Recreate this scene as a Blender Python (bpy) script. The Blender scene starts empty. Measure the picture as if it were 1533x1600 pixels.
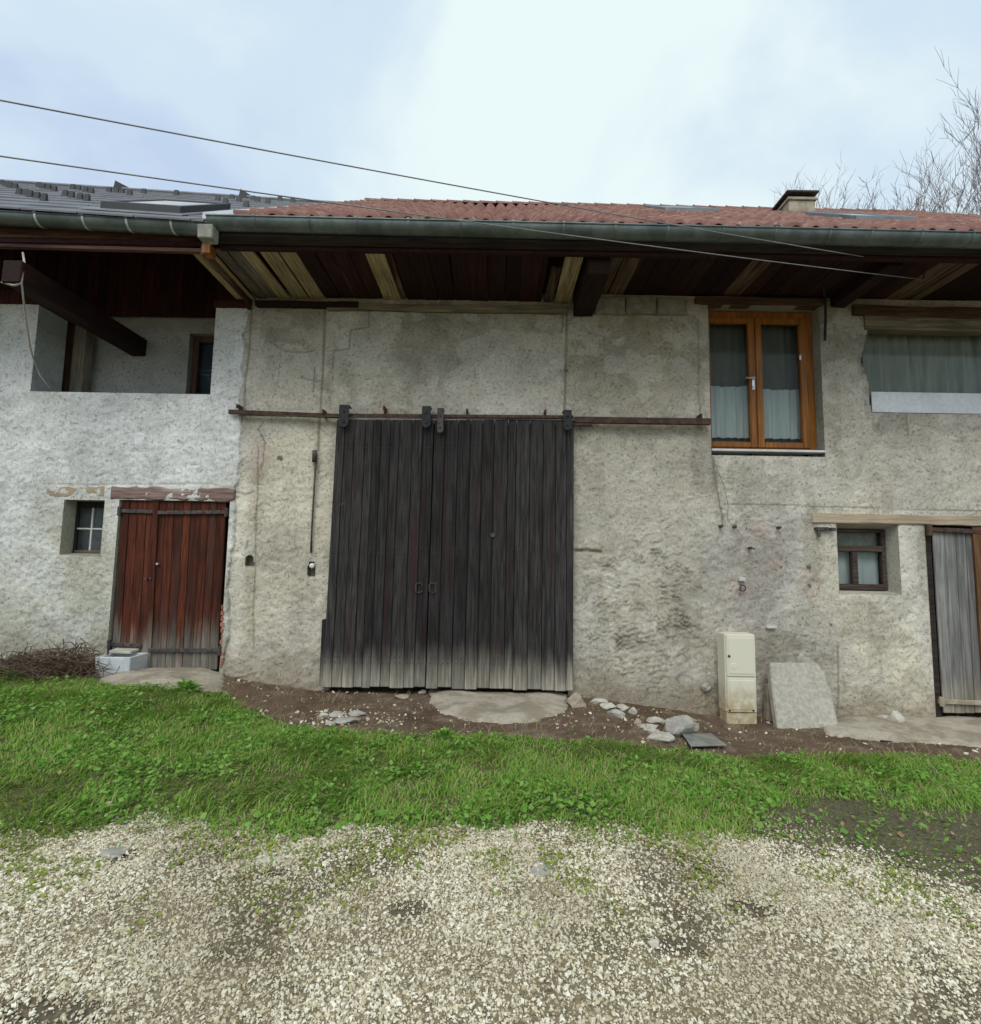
import bpy, bmesh, math, random
import numpy as np
from mathutils import Vector, Matrix

random.seed(7)
rng = np.random.default_rng(11)
scene = bpy.context.scene
col = scene.collection

# ------------------------------------------------------------------ camera
F, CX, CY, EYE = 800.0, 766.5, 800.0, 1.6          # focal length in photo pixels, centre, eye height
PITCH, ROLL = math.radians(5.2), math.radians(0.95)
cam_data = bpy.data.cameras.new('camera')
cam_data.sensor_width = 36.0
cam_data.lens = 36.0 * F / 1600.0
cam_data.clip_start = 0.05
cam_data.clip_end = 2000.0
cam = bpy.data.objects.new('camera', cam_data)
col.objects.link(cam)
RM = (Matrix.Rotation(math.pi / 2 + PITCH, 3, 'X') @ Matrix.Rotation(ROLL, 3, 'Z'))
cam.matrix_world = Matrix.Translation((0, 0, EYE)) @ RM.to_4x4()
scene.camera = cam

# ------------------------------------------------------------------ sky and sun
SUN_ELEV, SUN_AZ = math.radians(50), math.radians(196)   # azimuth clockwise from +Y: behind the camera
world = bpy.data.worlds.new('World')
scene.world = world
world.use_nodes = True
wt = world.node_tree
wt.nodes.clear()
sky = wt.nodes.new('ShaderNodeTexSky')
sky.sky_type = 'NISHITA'
sky.sun_disc = False
sky.sun_elevation = SUN_ELEV
sky.sun_rotation = SUN_AZ
sky.air_density = 1.0
sky.dust_density = 2.0
tc = wt.nodes.new('ShaderNodeTexCoord')
mp = wt.nodes.new('ShaderNodeMapping')
mp.inputs['Location'].default_value = (0.8, 5.05, -3.53)
mp.inputs['Scale'].default_value = (1.0, 1.0, 1.5)
wt.links.new(tc.outputs['Generated'], mp.inputs['Vector'])
cn = wt.nodes.new('ShaderNodeTexNoise')
cn.inputs['Scale'].default_value = 1.55
cn.inputs['Detail'].default_value = 9.0
cn.inputs['Roughness'].default_value = 0.52
cn.inputs['Distortion'].default_value = 0.3
wt.links.new(mp.outputs['Vector'], cn.inputs['Vector'])
cr = wt.nodes.new('ShaderNodeValToRGB')
cr.color_ramp.interpolation = 'EASE'
e = cr.color_ramp.elements
e[0].position, e[0].color = 0.36, (5.1, 6.25, 8.0, 1)
e[1].position, e[1].color = 0.62, (7.9, 9.0, 9.0, 1)
e2 = cr.color_ramp.elements.new(0.47)
e2.color = (6.1, 7.4, 8.5, 1)
wt.links.new(cn.outputs['Fac'], cr.inputs['Fac'])
mx = wt.nodes.new('ShaderNodeMix')
mx.data_type = 'RGBA'
mx.inputs['Factor'].default_value = 0.90
wt.links.new(sky.outputs['Color'], mx.inputs['A'])
wt.links.new(cr.outputs['Color'], mx.inputs['B'])
bg = wt.nodes.new('ShaderNodeBackground')
bg.inputs['Strength'].default_value = 0.1
wo = wt.nodes.new('ShaderNodeOutputWorld')
wt.links.new(mx.outputs['Result'], bg.inputs['Color'])
wt.links.new(bg.outputs['Background'], wo.inputs['Surface'])

sun_data = bpy.data.lights.new('sun', 'SUN')
sun_data.energy = 1.5
sun_data.angle = math.radians(34)
sun_data.color = (1.0, 0.97, 0.92)
sun = bpy.data.objects.new('sun', sun_data)
col.objects.link(sun)
sd = Vector((math.sin(SUN_AZ) * math.cos(SUN_ELEV), math.cos(SUN_AZ) * math.cos(SUN_ELEV), math.sin(SUN_ELEV)))
sun.rotation_euler = sd.to_track_quat('Z', 'Y').to_euler()
sun.location = (0, -5, 12)

scene.view_settings.view_transform = 'Standard'
scene.view_settings.look = 'None'
scene.view_settings.exposure = 0.2
scene.view_settings.gamma = 1.0
scene.view_settings.use_curve_mapping = False
scene.cycles.use_denoising = True
scene.cycles.max_bounces = 8

# ------------------------------------------------------------------ measuring helpers (photo pixel -> place)
RMn = np.array(RM)


def ray(px, py):
    return RMn @ np.array([(px - CX) / F, -(py - CY) / F, -1.0])


def on_y(px, py, Y):
    d = ray(px, py)
    return np.array([0, 0, EYE]) + d * (Y / d[1])


def on_plane(px, py, p0, n):
    d = ray(px, py)
    o = np.array([0, 0, EYE])
    return o + d * (np.dot(np.array(p0) - o, n) / np.dot(d, n))


def sstep(a, b, x):
    t = np.clip((np.asarray(x, float) - a) / (b - a), 0, 1)
    return t * t * (3 - 2 * t)


def _h(ix, iy, s):
    v = np.sin(ix * 127.1 + iy * 311.7 + s * 74.7) * 43758.5453
    return v - np.floor(v)


def vnoise(x, y, s=0):
    x, y = np.asarray(x, float), np.asarray(y, float)
    ix, iy = np.floor(x), np.floor(y)
    fx, fy = x - ix, y - iy
    fx, fy = fx * fx * (3 - 2 * fx), fy * fy * (3 - 2 * fy)
    a, b = _h(ix, iy, s), _h(ix + 1, iy, s)
    c, d = _h(ix, iy + 1, s), _h(ix + 1, iy + 1, s)
    return (a * (1 - fx) + b * fx) * (1 - fy) + (c * (1 - fx) + d * fx) * fy


def fbm(x, y, s=0, o=4):
    t, a, n = 0, 0.5, 0
    for i in range(o):
        t = t + a * vnoise(x * 2 ** i, y * 2 ** i, s + i * 3.3)
        n += a
        a *= 0.5
    return t / n


def ground_z(X, Y):
    X, Y = np.asarray(X, float), np.asarray(Y, float)
    gw = np.interp(X, [-60, -8, -3.5, -2.7, -2.1, 1.2, 2.6, 6, 8, 60],
                   [1.0, .23, .17, .04, -.03, -.06, -.24, -.25, -.28, -1.0])
    gn = -0.028 * np.clip(X, -12, 12)
    t = sstep(3.0, 5.5, Y)
    return gn * (1 - t) + gw * t + (fbm(X * 2.2, Y * 2.2, 5) - .5) * .03


def on_ground(px, py):
    d = ray(px, py)
    o = np.array([0, 0, EYE])
    t = 0.5
    for _ in range(60):
        p = o + d * t
        err = p[2] - ground_z(p[0], p[1])
        t += err / max(-d[2], 0.05) * .8
        if abs(err) < 1e-4:
            break
    p = o + d * t
    p[2] = ground_z(p[0], p[1])
    return p


# ------------------------------------------------------------------ materials
class NT:
    def __init__(self, name):
        self.m = bpy.data.materials.new(name)
        self.m.use_nodes = True
        self.t = self.m.node_tree
        self.b = self.t.nodes['Principled BSDF']

    def n(self, typ, **kw):
        nd = self.t.nodes.new(typ)
        for k, v in kw.items():
            if hasattr(nd, k):
                setattr(nd, k, v)
        return nd

    def link(self, a, b):
        self.t.links.new(a, b)

    def put(self, sock, v):
        if hasattr(v, 'is_output'):
            self.link(v, sock)
        else:
            sock.default_value = v

    def math(self, op, a, b=0.0, c=None, clamp=False):
        nd = self.n('ShaderNodeMath')
        nd.operation = op
        nd.use_clamp = clamp
        self.put(nd.inputs[0], a)
        self.put(nd.inputs[1], b)
        if c is not None:
            self.put(nd.inputs[2], c)
        return nd.outputs[0]

    def mix(self, f, a, b, mode='MIX'):
        nd = self.n('ShaderNodeMix')
        nd.data_type = 'RGBA'
        nd.blend_type = mode
        self.put(nd.inputs['Factor'], f)
        for s, v in (('A', a), ('B', b)):
            self.put(nd.inputs[s], v if hasattr(v, 'is_output') else (v[0], v[1], v[2], 1))
        return nd.outputs['Result']

    def noise(self, vec, scale, detail=4, rough=.55, dist=0):
        nd = self.n('ShaderNodeTexNoise')
        nd.inputs['Scale'].default_value = scale
        nd.inputs['Detail'].default_value = detail
        nd.inputs['Roughness'].default_value = rough
        nd.inputs['Distortion'].default_value = dist
        if vec is not None:
            self.link(vec, nd.inputs['Vector'])
        return nd.outputs['Fac']

    def mapr(self, v, a, b, c=0.0, d=1.0, smooth=True):
        nd = self.n('ShaderNodeMapRange')
        nd.interpolation_type = 'SMOOTHSTEP' if smooth else 'LINEAR'
        self.put(nd.inputs[0], v)
        for i, x in enumerate((a, b, c, d)):
            nd.inputs[i + 1].default_value = x
        return nd.outputs[0]

    def pos(self):
        return self.n('ShaderNodeNewGeometry').outputs['Position']

    def vscale(self, v, s):
        nd = self.n('ShaderNodeMapping')
        nd.inputs['Scale'].default_value = s
        self.link(v, nd.inputs['Vector'])
        return nd.outputs['Vector']

    def bump(self, h, strength=.4, dist=.01):
        nd = self.n('ShaderNodeBump')
        nd.inputs['Strength'].default_value = strength
        nd.inputs['Distance'].default_value = dist
        self.link(h, nd.inputs['Height'])
        self.link(nd.outputs['Normal'], self.b.inputs['Normal'])

    def out(self, color, rough=.8, metal=0.0, spec=None):
        self.put(self.b.inputs['Base Color'], color if hasattr(color, 'is_output') else (*color, 1))
        self.put(self.b.inputs['Roughness'], rough)
        self.b.inputs['Metallic'].default_value = metal
        if spec is not None:
            self.b.inputs['Specular IOR Level'].default_value = spec
        return self.m


def offs(k):
    """world position shifted by a random amount for each object"""
    p = k.pos()
    r = k.n('ShaderNodeObjectInfo').outputs['Random']
    a = k.n('ShaderNodeVectorMath')
    a.operation = 'ADD'
    c = k.n('ShaderNodeCombineXYZ')
    k.link(k.math('MULTIPLY', r, 31.0), c.inputs[0])
    k.link(k.math('MULTIPLY', r, 17.0), c.inputs[1])
    k.link(k.math('MULTIPLY', r, 53.0), c.inputs[2])
    k.link(p, a.inputs[0])
    k.link(c.outputs[0], a.inputs[1])
    return a.outputs[0], r, p


def wood(name, dark, light, axis='z', fine=1.0, rough=.82, vary=.35, bleach=None, patch=None, bump=.5):
    k = NT(name)
    v, r, p = offs(k)
    s = {'x': (1.2, 22, 22), 'y': (22, 1.2, 22), 'z': (22, 22, 1.2)}[axis]
    g = k.noise(k.vscale(v, tuple(q * fine for q in s)), 2.0, 7, .62, .4)
    big = k.noise(v, 2.3, 3, .5)
    c = k.mix(k.mapr(g, .33, .68), dark, light)
    if patch:
        c = k.mix(k.mapr(k.noise(k.vscale(v, tuple(q * .12 for q in s)), 3, 4), patch[1], patch[2]), c, patch[0])
    if bleach:
        z = k.n('ShaderNodeSeparateXYZ')
        k.link(p, z.inputs[0])
        n2 = k.noise(k.vscale(v, (9, 9, .8)), 2.0, 4)
        zz = k.math('ADD', z.outputs[2], k.math('MULTIPLY', k.math('SUBTRACT', n2, .5), bleach[3]))
        zz = k.math('ADD', zz, k.math('MULTIPLY', k.math('SUBTRACT', r, .5), bleach[3] * .4))
        f = k.mapr(zz, bleach[0], bleach[1], 1.0, 0.0)
        bc = k.mix(k.mapr(g, .35, .7), tuple(q * .5 for q in bleach[2]), bleach[2])
        c = k.mix(f, c, bc)
    m = k.math('ADD', k.math('MULTIPLY', r, vary), 1 - vary * .5)
    m = k.math('MULTIPLY', m, k.mapr(big, .3, .7, .8, 1.15, False))
    mul = k.n('ShaderNodeVectorMath')
    mul.operation = 'SCALE'
    k.link(c, mul.inputs[0])
    k.link(m, mul.inputs['Scale'])
    k.bump(g, bump, .004)
    return k.out(mul.outputs[0], rough, spec=.25)


def simple(name, c1, c2, scale=8, rough=.7, metal=0.0, bump=.2, detail=6, lo=.35, hi=.65, spec=None, bdist=.004):
    k = NT(name)
    v, r, p = offs(k)
    n1 = k.noise(v, scale, detail, .6)
    n2 = k.noise(v, scale * 7, 4, .6)
    c = k.mix(k.mapr(n1, lo, hi), c1, c2)
    c = k.mix(k.mapr(n2, .35, .75, 0, .35), c, tuple(q * .6 for q in c1))
    k.bump(n2, bump, bdist)
    return k.out(c, rough, metal, spec)


def vcol_mat(name, fine=55, bump=.8, bdist=.012, rough=.95, speck=.26):
    k = NT(name)
    a = k.n('ShaderNodeAttribute')
    a.attribute_name = 'Col'
    p = k.pos()
    n1 = k.noise(p, fine * .75, 6, .72)
    n2 = k.noise(p, fine * .065, 6, .68)
    pit = k.mapr(k.noise(p, fine * .5, 4, .6, .6), .33, .42, 1.0, 0.0)
    f = k.math('ADD', k.mapr(n1, .3, .7, 1 - speck, 1 + speck * .9, False), k.mapr(n2, .3, .7, -.13, .13, False))
    f = k.math('SUBTRACT', f, k.math('MULTIPLY', pit, .19))  # pits darkened in the colour too, as their small shadows
    mul = k.n('ShaderNodeVectorMath')
    mul.operation = 'SCALE'
    k.link(a.outputs['Color'], mul.inputs[0])
    k.link(f, mul.inputs['Scale'])
    k.bump(k.math('SUBTRACT', n1, k.math('MULTIPLY', pit, .8)), bump, bdist)
    return k.out(mul.outputs[0], rough, spec=.15)


M = {}
M['plaster'] = vcol_mat('lime_plaster')
M['soil'] = vcol_mat('ground_soil', 70, .8, .01, .97, .5)
M['black_wood'] = wood('black_stained_wood', (.014, .0118, .0116), (.050, .045, .0435), 'z', bleach=(-.06, .56, (.46, .42, .34), .45),
                       patch=((.034, .016, .017), .52, .72), vary=.7, bump=.5)
M['red_wood'] = wood('red_stained_wood', (.036, .009, .005), (.115, .028, .011), 'z', bleach=(.30, .80, (.27, .24, .20), .7), vary=.6,
                     patch=((.06, .035, .028), .56, .75))
M['grey_wood'] = wood('weathered_grey_wood', (.13, .128, .125), (.29, .28, .265), 'z', fine=.55, vary=.45, bump=.4,
                      patch=((.42, .40, .36), .55, .75), bleach=(-.2, .35, (.42, .37, .28), .5))
M['brown_wood'] = wood('brown_old_wood', (.055, .030, .018), (.13, .075, .045), 'x', vary=.35)
M['brown_wood_z'] = wood('brown_old_wood_upright', (.05, .026, .018), (.13, .07, .045), 'z', vary=.35)
M['post_wood'] = wood('bleached_post_wood', (.15, .13, .095), (.30, .27, .21), 'z')
M['soffit_dark'] = wood('dark_red_soffit_wood', (.012, .004, .0037), (.042, .0115, .0100), 'y', vary=1.0, patch=((.05, .028, .02), .64, .72))
M['soffit_light'] = wood('raw_soffit_wood', (.22, .165, .085), (.47, .39, .235), 'y', vary=.3, patch=((.16, .11, .07), .56, .7))
M['soffit_grey'] = wood('grey_soffit_wood', (.10, .075, .06), (.22, .18, .15), 'y', vary=.4)
M['soffit_worn'] = wood('worn_soffit_wood', (.07, .04, .028), (.20, .14, .095), 'y', vary=.5, patch=((.04, .015, .012), .5, .6))
M['boarding'] = wood('red_brown_boarding', (.020, .005, .004), (.060, .016, .011), 'z', vary=.7)
M['dark_beam'] = wood('dark_red_beam', (.012, .005, .004), (.034, .012, .010), 'y', vary=.2)
M['lintel_wood'] = wood('greyed_lintel_wood', (.16, .10, .085), (.33, .235, .205), 'x', vary=.1, patch=((.45, .40, .35), .55, .75), bump=.9)
M['pale_lintel'] = wood('pale_lintel_wood', (.34, .25, .16), (.50, .41, .30), 'x', vary=.1, patch=((.52, .47, .38), .5, .7))
M['plate_wood'] = wood('wall_plate_wood', (.10, .085, .055), (.24, .20, .13), 'x', vary=.3)
M['orange_wood'] = wood('varnished_orange_wood', (.20, .070, .013), (.35, .135, .026), 'z', fine=.7, rough=.38, vary=.1, bump=.1)
M['dark_frame'] = wood('dark_window_wood', (.035, .022, .018), (.11, .08, .065), 'x', vary=.2)
M['fascia_wood'] = wood('weathered_fascia_wood', (.060, .028, .020), (.16, .085, .06), 'x', vary=.4, patch=((.03, .012, .012), .55, .7))
M['lath_wood'] = wood('blackened_lath', (.014, .009, .008), (.045, .034, .030), 'x', vary=.1)
M['zinc'] = simple('grey_zinc', (.105, .13, .125), (.19, .225, .22), 3, .5, .55, .05)
M['solder'] = simple('bright_zinc', (.5, .53, .53), (.62, .65, .65), 8, .4, .5, .05)
M['flashing'] = simple('pale_flashing_sheet', (.40, .41, .42), (.52, .53, .55), 4, .5, .3, .1)
M['rust'] = simple('rusty_iron', (.05, .030, .023), (.12, .066, .046), 14, .85, .2, .5)
M['black_iron'] = simple('black_iron', (.012, .012, .014), (.035, .032, .033), 20, .6, .4, .4)
M['old_iron'] = simple('old_grey_iron', (.045, .040, .038), (.12, .10, .09), 20, .7, .3, .5)
M['steel'] = simple('bright_steel', (.6, .6, .6), (.75, .75, .74), 10, .3, .7, .05)
M['tile'] = None
k = NT('red_clay_tile')
p = k.pos()
cell = k.n('ShaderNodeTexVoronoi')
cell.inputs['Scale'].default_value = 4.2
k.link(p, cell.inputs['Vector'])
sep = k.n('ShaderNodeSeparateColor')
k.link(cell.outputs['Color'], sep.inputs[0])
cc = k.mix(sep.outputs[0], (.165, .068, .05), (.265, .135, .102))
cc = k.mix(k.mapr(k.noise(p, 9, 5), .55, .75, 0, .55), cc, (.50, .42, .36))
cc = k.mix(k.mapr(k.noise(p, 30, 4), .5, .75, 0, .5), cc, (.10, .035, .03))
k.bump(k.noise(p, 60, 4), .3, .004)
M['tile'] = k.out(cc, .85)
M['slate'] = simple('dark_slate', (.075, .075, .085), (.13, .13, .145), 2.2, .55, 0, .15)
M['slate_edge'] = simple('slate_ridge_metal', (.13, .14, .15), (.20, .21, .22), 4, .5, .2, .1)
M['guard'] = simple('black_snow_guard', (.012, .012, .014), (.02, .02, .022), 10, .6)
M['concrete'] = simple('rough_concrete', (.27, .255, .215), (.44, .42, .37), 5, .95, 0, .9, bdist=.012)
M['slab'] = simple('leaning_slab_concrete', (.44, .41, .345), (.62, .58, .495), 22, .95, 0, 1.0, bdist=.012)
M['apron'] = simple('apron_concrete', (.29, .245, .18), (.45, .40, .32), 3.5, .95, 0, .6, lo=.4, hi=.6)
M['block'] = simple('hollow_block_concrete', (.22, .215, .18), (.34, .33, .28), 12, .95, 0, .8)
M['stone_grey'] = simple('grey_stone', (.30, .28, .245), (.46, .44, .395), 9, .9, 0, .5)
M['stone_pale'] = simple('pale_stone', (.42, .39, .325), (.60, .57, .49), 9, .9, 0, .5)
M['stone_brown'] = simple('brown_stone', (.30, .24, .17), (.45, .39, .30), 9, .9, 0, .5)
k = NT('cream_plastic')
v, r, p = offs(k)
z = k.n('ShaderNodeSeparateXYZ')
k.link(p, z.inputs[0])
zz = k.math('ADD', z.outputs[2], k.math('MULTIPLY', k.math('SUBTRACT', k.noise(p, 9, 5), .5), .35))
dirt = k.math('MULTIPLY', k.mapr(zz, -.15, .30, 1, 0), k.mapr(k.noise(p, 14, 5), .3, .6, .35, 1))
M['cream'] = k.out(k.mix(dirt, (.71, .67, .54), (.45, .35, .20)), .55)
M['trough'] = simple('white_trough', (.50, .53, .54), (.66, .69, .70), 5, .6, 0, .2)
M['white'] = simple('white_paint', (.68, .69, .72), (.78, .79, .81), 3, .6, 0, .1)
M['porcelain'] = simple('white_porcelain', (.75, .74, .72), (.82, .81, .79), 3, .25, 0, .0)
M['brick'] = simple('red_brick', (.30, .11, .07), (.46, .21, .14), 12, .9, 0, .6)
M['cable'] = simple('grey_cable', (.20, .195, .19), (.28, .27, .26), 10, .6)
M['pale_cable'] = simple('pale_cable', (.38, .36, .32), (.48, .46, .42), 10, .7)
M['rope'] = simple('pale_rope', (.42, .38, .31), (.55, .51, .44), 30, .9)
M['bark'] = simple('grey_bark', (.12, .10, .10), (.22, .19, .19), 5, .9)
M['twig'] = simple('grey_twigs', (.20, .165, .17), (.32, .275, .28), 3, .9)
M['brush'] = simple('dry_brush', (.055, .034, .022), (.17, .11, .07), 6, .9)
M['interior'] = simple('dark_interior', (.02, .018, .016), (.03, .028, .025), 3, .95)
M['label'] = simple('faded_label', (.55, .52, .48), (.66, .63, .6), 10, .7)

k = NT('window_glass')
k.b.inputs['Base Color'].default_value = (.9, .95, .93, 1)
k.b.inputs['Roughness'].default_value = .03
k.b.inputs['IOR'].default_value = 1.5
tr = k.n('ShaderNodeBsdfTransparent')
tr.inputs['Color'].default_value = (.88, .9, .885, 1)
gl = k.n('ShaderNodeBsdfGlossy')
gl.inputs['Roughness'].default_value = .03
fr = k.n('ShaderNodeFresnel')
fr.inputs['IOR'].default_value = 1.2
ms = k.n('ShaderNodeMixShader')
k.link(fr.outputs[0], ms.inputs[0])
k.link(tr.outputs[0], ms.inputs[1])
k.link(gl.outputs[0], ms.inputs[2])
k.link(ms.outputs[0], k.t.nodes['Material Output'].inputs['Surface'])
M['glass'] = k.m


def cloth(name, c1, c2):
    k = NT(name)
    p = k.pos()
    return k.out(k.mix(k.noise(k.vscale(p, (12, 12, 1.2)), 1.5, 4), c1, c2), .9, spec=.1)


M['curtain_dark'] = cloth('dark_net_curtain', (.11, .112, .095), (.20, .20, .175))
M['curtain_grey'] = cloth('grey_net_curtain', (.14, .155, .135), (.52, .54, .49))
M['curtain_pale'] = cloth('pale_net_curtain', (.40, .45, .46), (.70, .75, .76))
M['curtain_blue'] = cloth('blue_grey_cloth', (.06, .075, .10), (.09, .11, .14))


def leaf_mat(name, cols, patch=None, transl=.3):
    k = NT(name)
    geo = k.n('ShaderNodeNewGeometry')
    ramp = k.n('ShaderNodeValToRGB')
    el = ramp.color_ramp.elements
    el[0].color = (*cols[0], 1)
    el[1].color = (*cols[-1], 1)
    for i, c in enumerate(cols[1:-1]):
        q = el.new((i + 1) / (len(cols) - 1))
        q.color = (*c, 1)
    k.link(geo.outputs['Random Per Island'], ramp.inputs[0])
    c = ramp.outputs[0]
    if patch:
        c = k.mix(k.mapr(k.noise(geo.outputs['Position'], 2.2, 3), .52, .72, 0, .65), c, patch)
    k.out(c, .7, spec=.25)
    tl = k.n('ShaderNodeBsdfTranslucent')
    k.link(c, tl.inputs['Color'])
    ms = k.n('ShaderNodeMixShader')
    ms.inputs[0].default_value = transl
    k.link(k.b.outputs[0], ms.inputs[1])
    k.link(tl.outputs[0], ms.inputs[2])
    k.link(ms.outputs[0], k.t.nodes['Material Output'].inputs['Surface'])
    return k.m


M['grass'] = leaf_mat('lawn_grass', [(.11, .25, .03), (.165, .38, .045), (.23, .47, .06), (.31, .50, .085), (.40, .49, .13), (.48, .45, .22)], (.35, .43, .10), .45)
M['weed'] = leaf_mat('lawn_weeds', [(.13, .29, .04), (.21, .43, .07), (.32, .50, .12)], None, .4)
M['moss'] = leaf_mat('moss', [(.14, .19, .02), (.27, .33, .05), (.20, .25, .04)], None, .15)
M['dead_leaf'] = leaf_mat('fallen_leaf', [(.30, .22, .10), (.42, .36, .17), (.24, .15, .07), (.48, .43, .26)], None, .2)
k = NT('pebbles')
geo = k.n('ShaderNodeNewGeometry')
ramp = k.n('ShaderNodeValToRGB')
el = ramp.color_ramp.elements
el[0].color = (.36, .29, .18, 1)
el[1].color = (.86, .83, .72, 1)
for pz, c in ((.25, (.54, .47, .32)), (.5, (.69, .63, .465)), (.8, (.80, .76, .61))):
    q = el.new(pz)
    q.color = (*c, 1)
k.link(geo.outputs['Random Per Island'], ramp.inputs[0])
dk = k.mix(k.mapr(k.noise(geo.outputs['Position'], 1.1, 4), .38, .66, 0, .55), ramp.outputs[0], (.38, .325, .21))
M['pebble'] = k.out(dk, .9, spec=.2)


# ------------------------------------------------------------------ mesh helpers
class MB:
    def __init__(self):
        self.v, self.f = [], []

    def add(self, vs, fs):
        o = len(self.v)
        self.v += [tuple(float(c) for c in q) for q in vs]
        self.f += [tuple(o + i for i in q) for q in fs]
        return self

    def hexa(self, p):                     # 0-3 front loop, 4-7 back loop
        return self.add(p, [(0, 1, 2, 3), (7, 6, 5, 4), (0, 4, 5, 1), (1, 5, 6, 2), (2, 6, 7, 3), (3, 7, 4, 0)])

    def box(self, x0, x1, y0, y1, z0, z1):
        return self.hexa([(x0, y0, z0), (x1, y0, z0), (x1, y0, z1), (x0, y0, z1), (x0, y1, z0), (x1, y1, z0), (x1, y1, z1), (x0, y1, z1)])

    def prism(self, poly, d):              # poly: 3D loop, d: extrusion vector
        n = len(poly)
        a = [tuple(q) for q in poly]
        b = [tuple(np.array(q) + np.array(d)) for q in poly]
        return self.add(a + b, [tuple(range(n)), tuple(range(2 * n - 1, n - 1, -1))] + [(i, n + i, n + (i + 1) % n, (i + 1) % n) for i in range(n)])

    def tube(self, pts, r, n=6, cap=True):
        pts = [Vector(q) for q in pts]
        rs = r if hasattr(r, '__len__') else [r] * len(pts)
        ring = []
        o = len(self.v)
        for i, q in enumerate(pts):
            t = (pts[min(i + 1, len(pts) - 1)] - pts[max(i - 1, 0)]).normalized()
            a = t.cross(Vector((0, 0, 1)))
            if a.length < .05:
                a = t.cross(Vector((0, 1, 0)))
            a.normalize()
            b = t.cross(a)
            for j in range(n):
                an = 2 * math.pi * j / n
                w = q + (a * math.cos(an) + b * math.sin(an)) * rs[i]
                self.v.append((w.x, w.y, w.z))
        for i in range(len(pts) - 1):
            for j in range(n):
                self.f.append((o + i * n + j, o + i * n + (j + 1) % n, o + (i + 1) * n + (j + 1) % n, o + (i + 1) * n + j))
        if cap:
            self.f.append(tuple(o + j for j in range(n))[::-1])
            self.f.append(tuple(o + (len(pts) - 1) * n + j for j in range(n)))
        return self

    def build(self, name, mat, parent=None, bevel=0.0, smooth=False, seg=1):
        me = bpy.data.meshes.new(name)
        me.from_pydata(self.v, [], self.f)
        bm = bmesh.new()
        bm.from_mesh(me)
        bmesh.ops.recalc_face_normals(bm, faces=bm.faces)
        if bevel:
            bmesh.ops.bevel(bm, geom=[e for e in bm.edges if e.is_manifold and e.calc_face_angle(0) > .5], offset=bevel, segments=seg, affect='EDGES', clamp_overlap=True)
        bm.to_mesh(me)
        bm.free()
        if smooth:
            me.polygons.foreach_set('use_smooth', [True] * len(me.polygons))
        me.materials.append(mat)
        o = bpy.data.objects.new(name, me)
        col.objects.link(o)
        if parent:
            o.parent = parent
        return o


def empty(name, loc=(0, 0, 0), parent=None):
    o = bpy.data.objects.new(name, None)
    o.location = loc
    col.objects.link(o)
    o.empty_display_size = .2
    if parent:
        o.parent = parent
    return o


def tag(o, label=None, cat=None, group=None, kind=None):
    if label:
        o['label'] = label
    if cat:
        o['category'] = cat
    if group:
        o['group'] = group
    if kind:
        o['kind'] = kind
    return o


def np_mesh(name, verts, faces, mat, parent=None, colors=None, smooth=False):
    """fast mesh from arrays: faces (n,3) or (n,4), one colour per vertex"""
    me = bpy.data.meshes.new(name)
    faces = np.asarray(faces, dtype=np.int32)
    nv, (nf, w) = len(verts), faces.shape
    me.vertices.add(nv)
    me.vertices.foreach_set('co', np.asarray(verts, dtype=np.float32).ravel())
    me.loops.add(nf * w)
    me.loops.foreach_set('vertex_index', faces.ravel())
    me.polygons.add(nf)
    me.polygons.foreach_set('loop_start', np.arange(0, nf * w, w, dtype=np.int32))
    me.polygons.foreach_set('loop_total', np.full(nf, w, dtype=np.int32))
    me.polygons.foreach_set('use_smooth', np.full(nf, smooth))
    if colors is not None:
        at = me.color_attributes.new('Col', 'FLOAT_COLOR', 'POINT')
        c = np.ones((nv, 4), dtype=np.float32)
        c[:, :3] = colors
        at.data.foreach_set('color', c.ravel())
    me.update(calc_edges=True)
    me.materials.append(mat)
    o = bpy.data.objects.new(name, me)
    col.objects.link(o)
    if parent:
        o.parent = parent
    return o


def polydist(X, Z, pts):
    d = np.full(X.shape, 1e9)
    for (ax, az), (bx, bz) in zip(pts[:-1], pts[1:]):
        L = (bx - ax) ** 2 + (bz - az) ** 2 + 1e-12
        t = np.clip(((X - ax) * (bx - ax) + (Z - az) * (bz - az)) / L, 0, 1)
        d = np.minimum(d, np.hypot(X - ax - t * (bx - ax), Z - az - t * (bz - az)))
    return d


def inside(X, Z, poly):
    r = np.zeros(X.shape, bool)
    n = len(poly)
    for i in range(n):
        (x1, z1), (x2, z2) = poly[i], poly[(i + 1) % n]
        c = ((z1 > Z) != (z2 > Z)) & (X < (x2 - x1) * (Z - z1) / ((z2 - z1) or 1e-9) + x1)
        r ^= c
    return r


WY, HY = 6.40, 6.375                     # front planes of the barn wall and of the white house wall


def wp(px, py, Y=WY):
    q = on_y(px, py, Y)
    return (q[0], q[2])


def rect(x0, x1, z0, z1):
    return [(x0, z0), (x1, z0), (x1, z1), (x0, z1)]


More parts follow.
